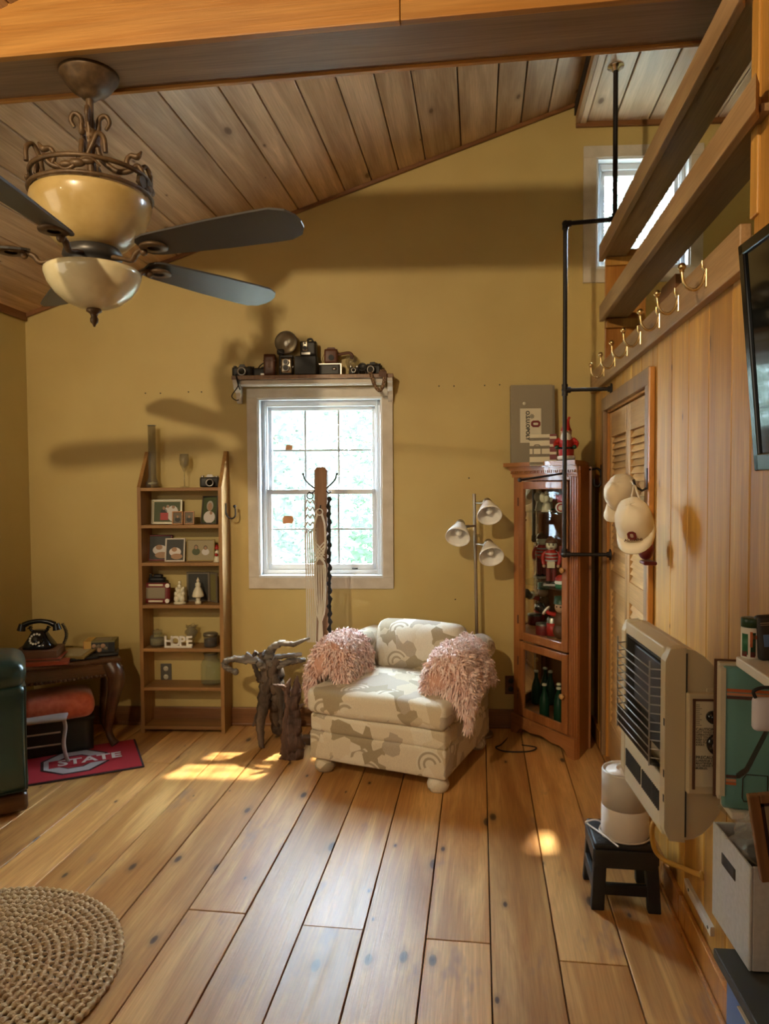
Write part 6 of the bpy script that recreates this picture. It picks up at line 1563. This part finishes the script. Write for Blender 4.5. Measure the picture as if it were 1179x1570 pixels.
# yellow gas hose
hs_ = [n0+Vector((.02, .10, .03))]+[PX(1000, 1268, .57), PX(1003, 1300, .60), PX(1018, 1318, .63), PX(1045, 1330, .665), PX(1078, 1343, XR+.002)]
hz = MB().tube(smooth_path(hs_, 6), .0085, 10).lathe([(.009, 0), (.014, 0), (.014, .008), (.009, .008)], 12, T=TR(*hs_[-1]) @ RY(R(-90))).build('gas_hose', 'gas_hose'); tag(hz, 'yellow gas hose running from under the heater into the plank wall', 'hose')
# ---------------------------------------------------------------- step stool + humidifier
a0 = PZ(911, 1393, 0); a1 = PZ(1007, 1398, 0); a2 = PZ(899, 1342, 0)
stl = empty('folding_step_stool', (a0.x, a0.y, 0), 0); tag(stl, 'black plastic folding step stool beneath the wall heater', 'step stool')
Ws = (a1-a0).x; Ds = .20; Hs = .235; tp = .018
def sloped(x0, x1, y0, y1, z0, z1, sx0, sx1, sy0, sy1):
    return ([(x0, y0, z0), (x1, y0, z0), (x1, y1, z0), (x0, y1, z0), (sx0, sy0, z1), (sx1, sy0, z1), (sx1, sy1, z1), (sx0, sy1, z1)], [(0, 1, 2, 3), (4, 5, 6, 7), (0, 1, 5, 4), (1, 2, 6, 5), (2, 3, 7, 6), (3, 0, 4, 7)])
MB().rbox(.0, Ws, .0, Ds, Hs-.025, Hs, .008, 3).build('top_plate', 'black_matte', stl)
dots = MB()
for i in range(9):
    for j in range(7): dots.cyl((.02+i*(Ws-.04)/8, .02+j*(Ds-.04)/6, Hs-.001), (.02+i*(Ws-.04)/8, .02+j*(Ds-.04)/6, Hs+.0012), .005, n=8)
dots.build('grip_dots', 'near_black', stl)
for (x, y, dx, dy) in ((0, 0, -1, -1), (Ws-.045, 0, 1, -1), (0, Ds-.03, -1, 1), (Ws-.045, Ds-.03, 1, 1)):
    MB().add(*sloped(x+dx*.012, x+.045+dx*.012, y+dy*.012, y+.03+dy*.012, 0, Hs-.02, x, x+.045, y, y+.03)).build('leg', 'black_matte', stl, bevel=.004)
for y_, yy_ in ((-.006, .012), (Ds-.012, Ds+.004)):
    MB().box(.02, Ws-.02, y_, yy_, .055, .095).build('cross_rail', 'black_matte', stl, bevel=.003)
    MB().box(.0, Ws, y_, yy_, .150, Hs-.02).build('skirt_panel', 'black_matte', stl, bevel=.003)
for x_ in (-.006, Ws-.01): MB().box(x_, x_+.016, .01, Ds-.01, .06, .11).build('cross_rail', 'black_matte', stl, bevel=.003); MB().box(x_+.002, x_+.016, .0, Ds, .165, Hs-.02).build('skirt_panel', 'black_matte', stl, bevel=.003)
hc = PZ(958, 1278, Hs)
hu = empty('humidifier', (hc.x, hc.y, Hs+.001)); tag(hu, 'white cylindrical humidifier with grey tank standing on the black stool', 'humidifier')
HR = .083
MB().lathe([(0, 0), (HR*.95, 0), (HR, .006), (HR, .105), (HR*.97, .108), (0, .108)], 36).build('base', 'humidifier_white', hu)
MB().lathe([(0, .108), (HR*.985, .108), (HR*.99, .215), (HR*.985, .232), (HR*.95, .238), (HR*.88, .236), (HR*.86, .226), (0, .226)], 36).build('tank', 'humidifier_tank', hu)
MB().lathe([(0, .226), (HR*.83, .226), (HR*.80, .232), (HR*.45, .234), (HR*.42, .240), (HR*.36, .240), (HR*.33, .230), (0, .229)], 30).build('lid', 'humidifier_white', hu)
MB().sphere((HR*-.15, -.0, .234), .010, sz=.5).build('mist_nozzle', 'humidifier_white', hu)
zc_ = Hs+.006
cp2 = smooth_path([PZ(948, 1298, zc_), PZ(925, 1280, zc_+.004), PZ(902, 1264, zc_), PZ(899, 1260, zc_+.01), PZ(915, 1257, zc_+.02), PZ(935, 1268, zc_), PZ(960, 1286, zc_), PZ(978, 1283, zc_), PZ(965, 1276, zc_) if False else PZ(985, 1275, zc_), PZ(1000, 1292, zc_)], 6)
hb_ = Vector((hu.location.x, hu.location.y, 0))
cp2 = [p if (Vector((p.x, p.y, 0))-hb_).length > HR+.006 else hb_+(Vector((p.x, p.y, 0))-hb_).normalized()*(HR+.006)+Vector((0, 0, p.z)) for p in cp2]
wc = MB().tube(cp2, .0032, 7).build('white_power_cord', 'humidifier_white'); tag(wc, 'white power cord bunched around the humidifier on the stool', 'cord')
# white cable cover low on the wall
q0 = PX(1055, 1362, XR-.005); q1 = PX(1093, 1425, XR-.005)
br = empty('wall_strip', (XR, min(q0.y, q1.y), (q0.z+q1.z)/2), 0, 'short white painted strip with two screws low on the plank wall', 'strip')
L = abs(q0.y-q1.y); MB().prism([(0, 0), (L-.02, -.004), (L+.02, .015), (L+.02, .026), (L-.015, .026), (0, .028)], -.012, 0, T=TR(0, 0, -.012) @ Matrix(((0, 0, 1, 0), (1, 0, 0, 0), (0, 1, 0, 0), (0, 0, 0, 1)))).build('strip_body', 'white_trim', br, bevel=.002)
for y in (.025, L-.03): MB().cyl((-.0135, y, .001), (-.011, y, .001), .005, n=10).build('screw', 'gunmetal', br)

# ================================================================ RIGHT EDGE: SHELF AND STORAGE
sx = .565; c_ = PX(1128, 1006, sx)
ws_ = empty('wall_shelf', (sx, c_.y, c_.z), 0, 'cream wall shelf at the right edge carrying the jar and the dark phone', 'shelf')
MB().box(0, XR-sx, -.75, 0, -.022, 0).build('shelf_board', 'white_gloss', ws_, bevel=.003)
for y in (-.12, -.6): MB().prism([(0, 0), (.11, 0), (.11, -.09), (.095, -.09)], y, y+.012, T=TR(XR-sx-.11, 0, -.022) @ Matrix(((1, 0, 0, 0), (0, 0, 1, 0), (0, 1, 0, 0), (0, 0, 0, 1)))).build('shelf_bracket', 'white_gloss', ws_)
jp = PZ(1151, 1008, c_.z)
v = empty('vitamin_jar', (jp.x, jp.y-.0, c_.z+.0005), 0, 'white jar with dark green lid and a fruit label on the cream shelf', 'jar')
jr = .0205; jh = (1008-950)/1095*jp.y*1.0
MB().lathe([(0, 0), (jr*.95, 0), (jr, .002), (jr, jh*.74), (jr*.92, jh*.78), (0, jh*.78)], 28).build('jar_body', 'paper_white', v)
MB().lathe([(0, jh), (jr*.95, jh), (jr*1.02, jh*.98), (jr*1.02, jh*.78), (0, jh*.78)], 28).build('lid', 'green_dark', v)
for a0_, a1_, z0, z1, m_ in ((-2.9, -2.2, .1, .62, 'green'), (-1.95, -1.45, .08, .66, 'green_dark'), (-2.0, -1.75, .30, .68, 'orange_stripe'), (-1.75, -1.0, .50, .60, 'orange_stripe'), (-2.9, -2.3, .05, .18, 'dark_red'), (-1.95, -1.5, .05, .18, 'dark_red')):
    MB().lathe([(jr+.0001, jh*z0), (jr+.0004, jh*z0), (jr+.0004, jh*z1), (jr+.0001, jh*z1)], 8, a0=a0_, a1=a1_).build('label_patch', m_, v)
p = PZ(1172, 1014, c_.z)
v = empty('handset', (p.x+.006, p.y, c_.z+.001), 0, 'dark grey handheld device with a blue label leaning beside the jar', 'handset', rot=(R(-6), R(-3), .1))
MB().rbox(-.013, .035, -.0, .022, 0, .098, .007, 3).build('device_body', 'near_black', v); MB().box(-.004, .03, -.001, 0, .030, .056).build('blue_label', 'blue_bin', v); MB().box(-.008, .03, -.001, 0, .080, .082).box(-.008, .03, -.001, 0, .076, .0775).build('silver_lines', 'steel', v)
# teal lunch-kit style binder
ay = c_.y+.055
aL = PY(1106, 1020, ay); aB = PY(1118, 1240, ay)
al = empty('striped_binder', (aL.x, ay, aB.z), 0, 'large teal binder with orange and brown stripes standing under the cream shelf', 'binder', rot=(0, 0, R(-6)))
ah = aL.z-aB.z-.0; aw = XR-aL.x-.012
MB().rbox(.006, aw, -.0, .022, 0, ah-.004, .006, 3).build('front_cover', 'teal_vinyl', al)
MB().box(.0, aw, .022, .045, .012, ah).build('page_block', 'paper', al, bevel=.002); MB().box(-.006, aw, .045, .05, .008, ah+.004).build('back_cover', 'book_brown', al, bevel=.001)
MB().box(-.001, .010, -.002, .03, .03, ah-.006).build('page_edge', 'paper', al)
def stripe(z, h, m_, x0=.012): MB().box(x0, aw, -.0012, .0, z, z+h).build('stripe', m_, al)
stripe(ah*.82, .007, 'orange_stripe'); stripe(ah*.795, .006, 'salmon_stripe'); stripe(ah*.77, .007, 'brown_stripe')
for (zA, m_, hh_) in ((ah*.22, 'brown_stripe', .007), (ah*.195, 'salmon_stripe', .006), (ah*.172, 'orange_stripe', .006)): MB().box(.012, .034, -.0012, 0, zA, zA+hh_).build('stripe', m_, al)
MB().prism([(.034, ah*.22), (.034, ah*.255), (.052, ah*.30), (.10, ah*.62), (.108, ah*.60), (.060, ah*.27), (.042, ah*.22)], -.0012, 0.0, T=RX(R(90))).build('stripe', 'brown_stripe', al)
MB().tube([(.05, -.001, .022), (.10, -.001, .022), (.10, -.001, .085), (.055, -.001, .085), (.048, -.001, .075), (.047, -.001, .03)], .0014, 5, closed=True).build('drawn_handle', 'near_black', al)
lg = MB().box(aL.x+.02, XR, ay-.02, ay+.06, aB.z-.016, aB.z-.001).build('ledge', 'white_gloss', bevel=.002); tag(lg, 'narrow white wall ledge under the teal binder', 'ledge')
# white pouch with black handle hanging in front
p = PX(1172, 1075, .55)
v = empty('white_pouch', (p.x, p.y, c_.z-.023), 0, 'pale lilac pouch with black handle hanging below the cream shelf', 'pouch')
dz_ = c_.z-p.z
MB().rbox(-.022, .05, -.012, .012, -dz_-.035, -dz_+.030, .008, 3, puff=.006).build('pouch_body', 'white_bag', v); MB().tube(smooth_path([(-.016, 0, -dz_+.028), (-.02, 0, -dz_+.042), (.0, 0, -dz_+.050), (.03, 0, -dz_+.048)], 4), .0035, 6).cyl((.025, 0, -dz_+.048), (.025, 0, 0), .0015).build('handle', 'black_matte', v)
# double outlet on the wall
o_ = PX(1147, 1228, XR-.006)
outlet('wall_outlet', 0, 0, 'white double outlet on the plank wall above the fabric bin', 'white_gloss', 'white_gloss', loc=(XR, o_.y, o_.z), rz=R(-90), w=.115, h=.115, gangs=2)
# fabric bin standing on folders on blue bin
bxx = .49; y1_ = PX(1100, 1258, bxx).y; y0_ = PX(1150, 1330, bxx).y; zt_ = PX(1150, 1330, bxx).z; zb_ = PX(1152, 1497, bxx).z
FB = empty('fabric_storage_bin', (bxx, y0_, zb_), R(3), 'pale blue-grey fabric storage bin holding clear plastic bags', 'storage bin')
hB = zt_-zb_; dB_ = y1_-y0_; wB_ = XR-bxx-.02; th = .006
def rimz(x): return hB
MB().box(0, th, 0, dB_, 0, hB).build('side_wall', 'bin_fabric', FB, bevel=.002); MB().box(wB_-th, wB_, 0, dB_, 0, hB).build('side_wall', 'bin_fabric', FB, bevel=.002)
MB().box(th, wB_-th, 0, th, 0, hB).build('front_wall', 'bin_fabric', FB, bevel=.002); MB().box(th, wB_-th, dB_-th, dB_, 0, hB).build('back_wall', 'bin_fabric', FB, bevel=.002); MB().box(th, wB_-th, th, dB_-th, 0, .006).build('bottom', 'bin_fabric', FB)
MB().rbox(-.0015, .001, dB_*.35, dB_*.72, hB*.68, hB*.80, .001, 2).build('grab_hole', 'black_matte', FB); MB().rbox(th, wB_-th, th+.002, dB_-th-.002, .01, hB*.86, .01, 3).build('inner_bag', 'black_matte', FB)
pb = empty('plastic_bag', (bxx+.09, (y0_+y1_)/2, zt_-.012), 0, 'crumpled clear plastic bag bulging out of the fabric bin', 'plastic bag')
rd = random.Random(12)
bmm = bmesh.new(); bmesh.ops.create_icosphere(bmm, subdivisions=4, radius=1)
from mathutils import noise as mnoise
for vv_ in bmm.verts:
    c = vv_.co.copy(); nz = mnoise.noise(c*2.2)*.35+abs(mnoise.noise(c*5+Vector((3, 1, 2))))*.28
    q = c*(1+nz); vv_.co = Vector((q.x*.075, q.y*.062, q.z*.052+.02))
mb = MB().add([v_.co.copy() for v_ in bmm.verts], [[v_.index for v_ in f_.verts] for f_ in bmm.faces], 0, None, False); bmm.free(); mb.build('film', 'clear_plastic', pb)
tail = MB()
tail.add([(-.07, .03, .03), (-.10, .07, .055), (-.085, .09, .05), (-.05, .06, .045), (-.03, .02, .06)], [(0, 1, 2, 3), (0, 3, 4)]).build('tail', 'clear_plastic', pb)
for i in range(3):
    a = rd.uniform(0, 6); MB().rbox(-.025, .025, -.012, .012, -.018, .018, .008, 3, puff=.004, T=TR(.03*math.cos(i*2.1), .025*math.sin(i*2.1), .022) @ RZ(a)).build('wrapped_item', 'paper_white', pb)
zf = zb_-.0015
bb = empty('blue_storage_bin', (.475, y0_-.30, 0), 0, 'blue plastic bin at the bottom right corner under the dark folders', 'storage bin')
hb2 = zf-.035; wb2 = XR-.475-.035; db2 = y1_-y0_+.20
MB().rbox(0, wb2, 0, db2, 0, hb2, .012, 3).box(-.006, wb2+.004, -.006, db2+.006, hb2-.02, hb2).build('bin_body', 'blue_bin', bb)
fy = y0_-.30
v = empty('folder', (.455, fy, hb2+.0005), 0, 'dark folder, lower of the two lying on the blue bin', 'folder', 'dark folders on the blue bin', rot=(0, 0, R(-3))); MB().box(0, .195, 0, db2, 0, .0075).build('folder_cover', 'folder_dark', v, bevel=.002); MB().box(-.003, .19, .05, db2-.05, .0075, .009).build('papers', 'paper_white', v)
v = empty('folder', (.462, fy+.01, hb2+.0125), 0, 'dark folder, upper of the two, directly beneath the fabric bin', 'folder', 'dark folders on the blue bin', rot=(0, 0, R(2))); MB().box(0, .19, 0, db2-.02, 0, zf-hb2-.0145).build('folder_cover', 'folder_dark', v, bevel=.003); MB().box(-.004, .18, .03, db2-.15, -.003, 0).build('papers', 'paper', v)
# leaning brown frame in front
fyy = y0_-.05
q = PY(1143, 1122, fyy); q2 = PY(1165, 1255, fyy)
v = empty('leaning_frame', (q2.x+.003, fyy, zt_+.002), 0, 'brown wooden picture frame leaning above the fabric bin at the right edge', 'picture frame', rot=(0, R(-9), 0))
hF = (q-q2).length
MB().box(0, .018, -.006, .008, 0, hF).box(.018, .19, -.006, .008, hF-.016, hF).box(.018, .19, -.006, .008, 0, .016).box(.172, .19, -.006, .008, 0, hF).build('frame_moulding', 'frame_brown', v, bevel=.002)
MB().box(.018, .024, -.003, .006, .016, hF-.016).box(.018, .17, -.003, .006, hF-.022, hF-.016).build('inner_slip', 'mat_border', v); MB().box(.02, .17, .002, .005, .018, hF-.02).build('backing_board', 'grey_box', v)
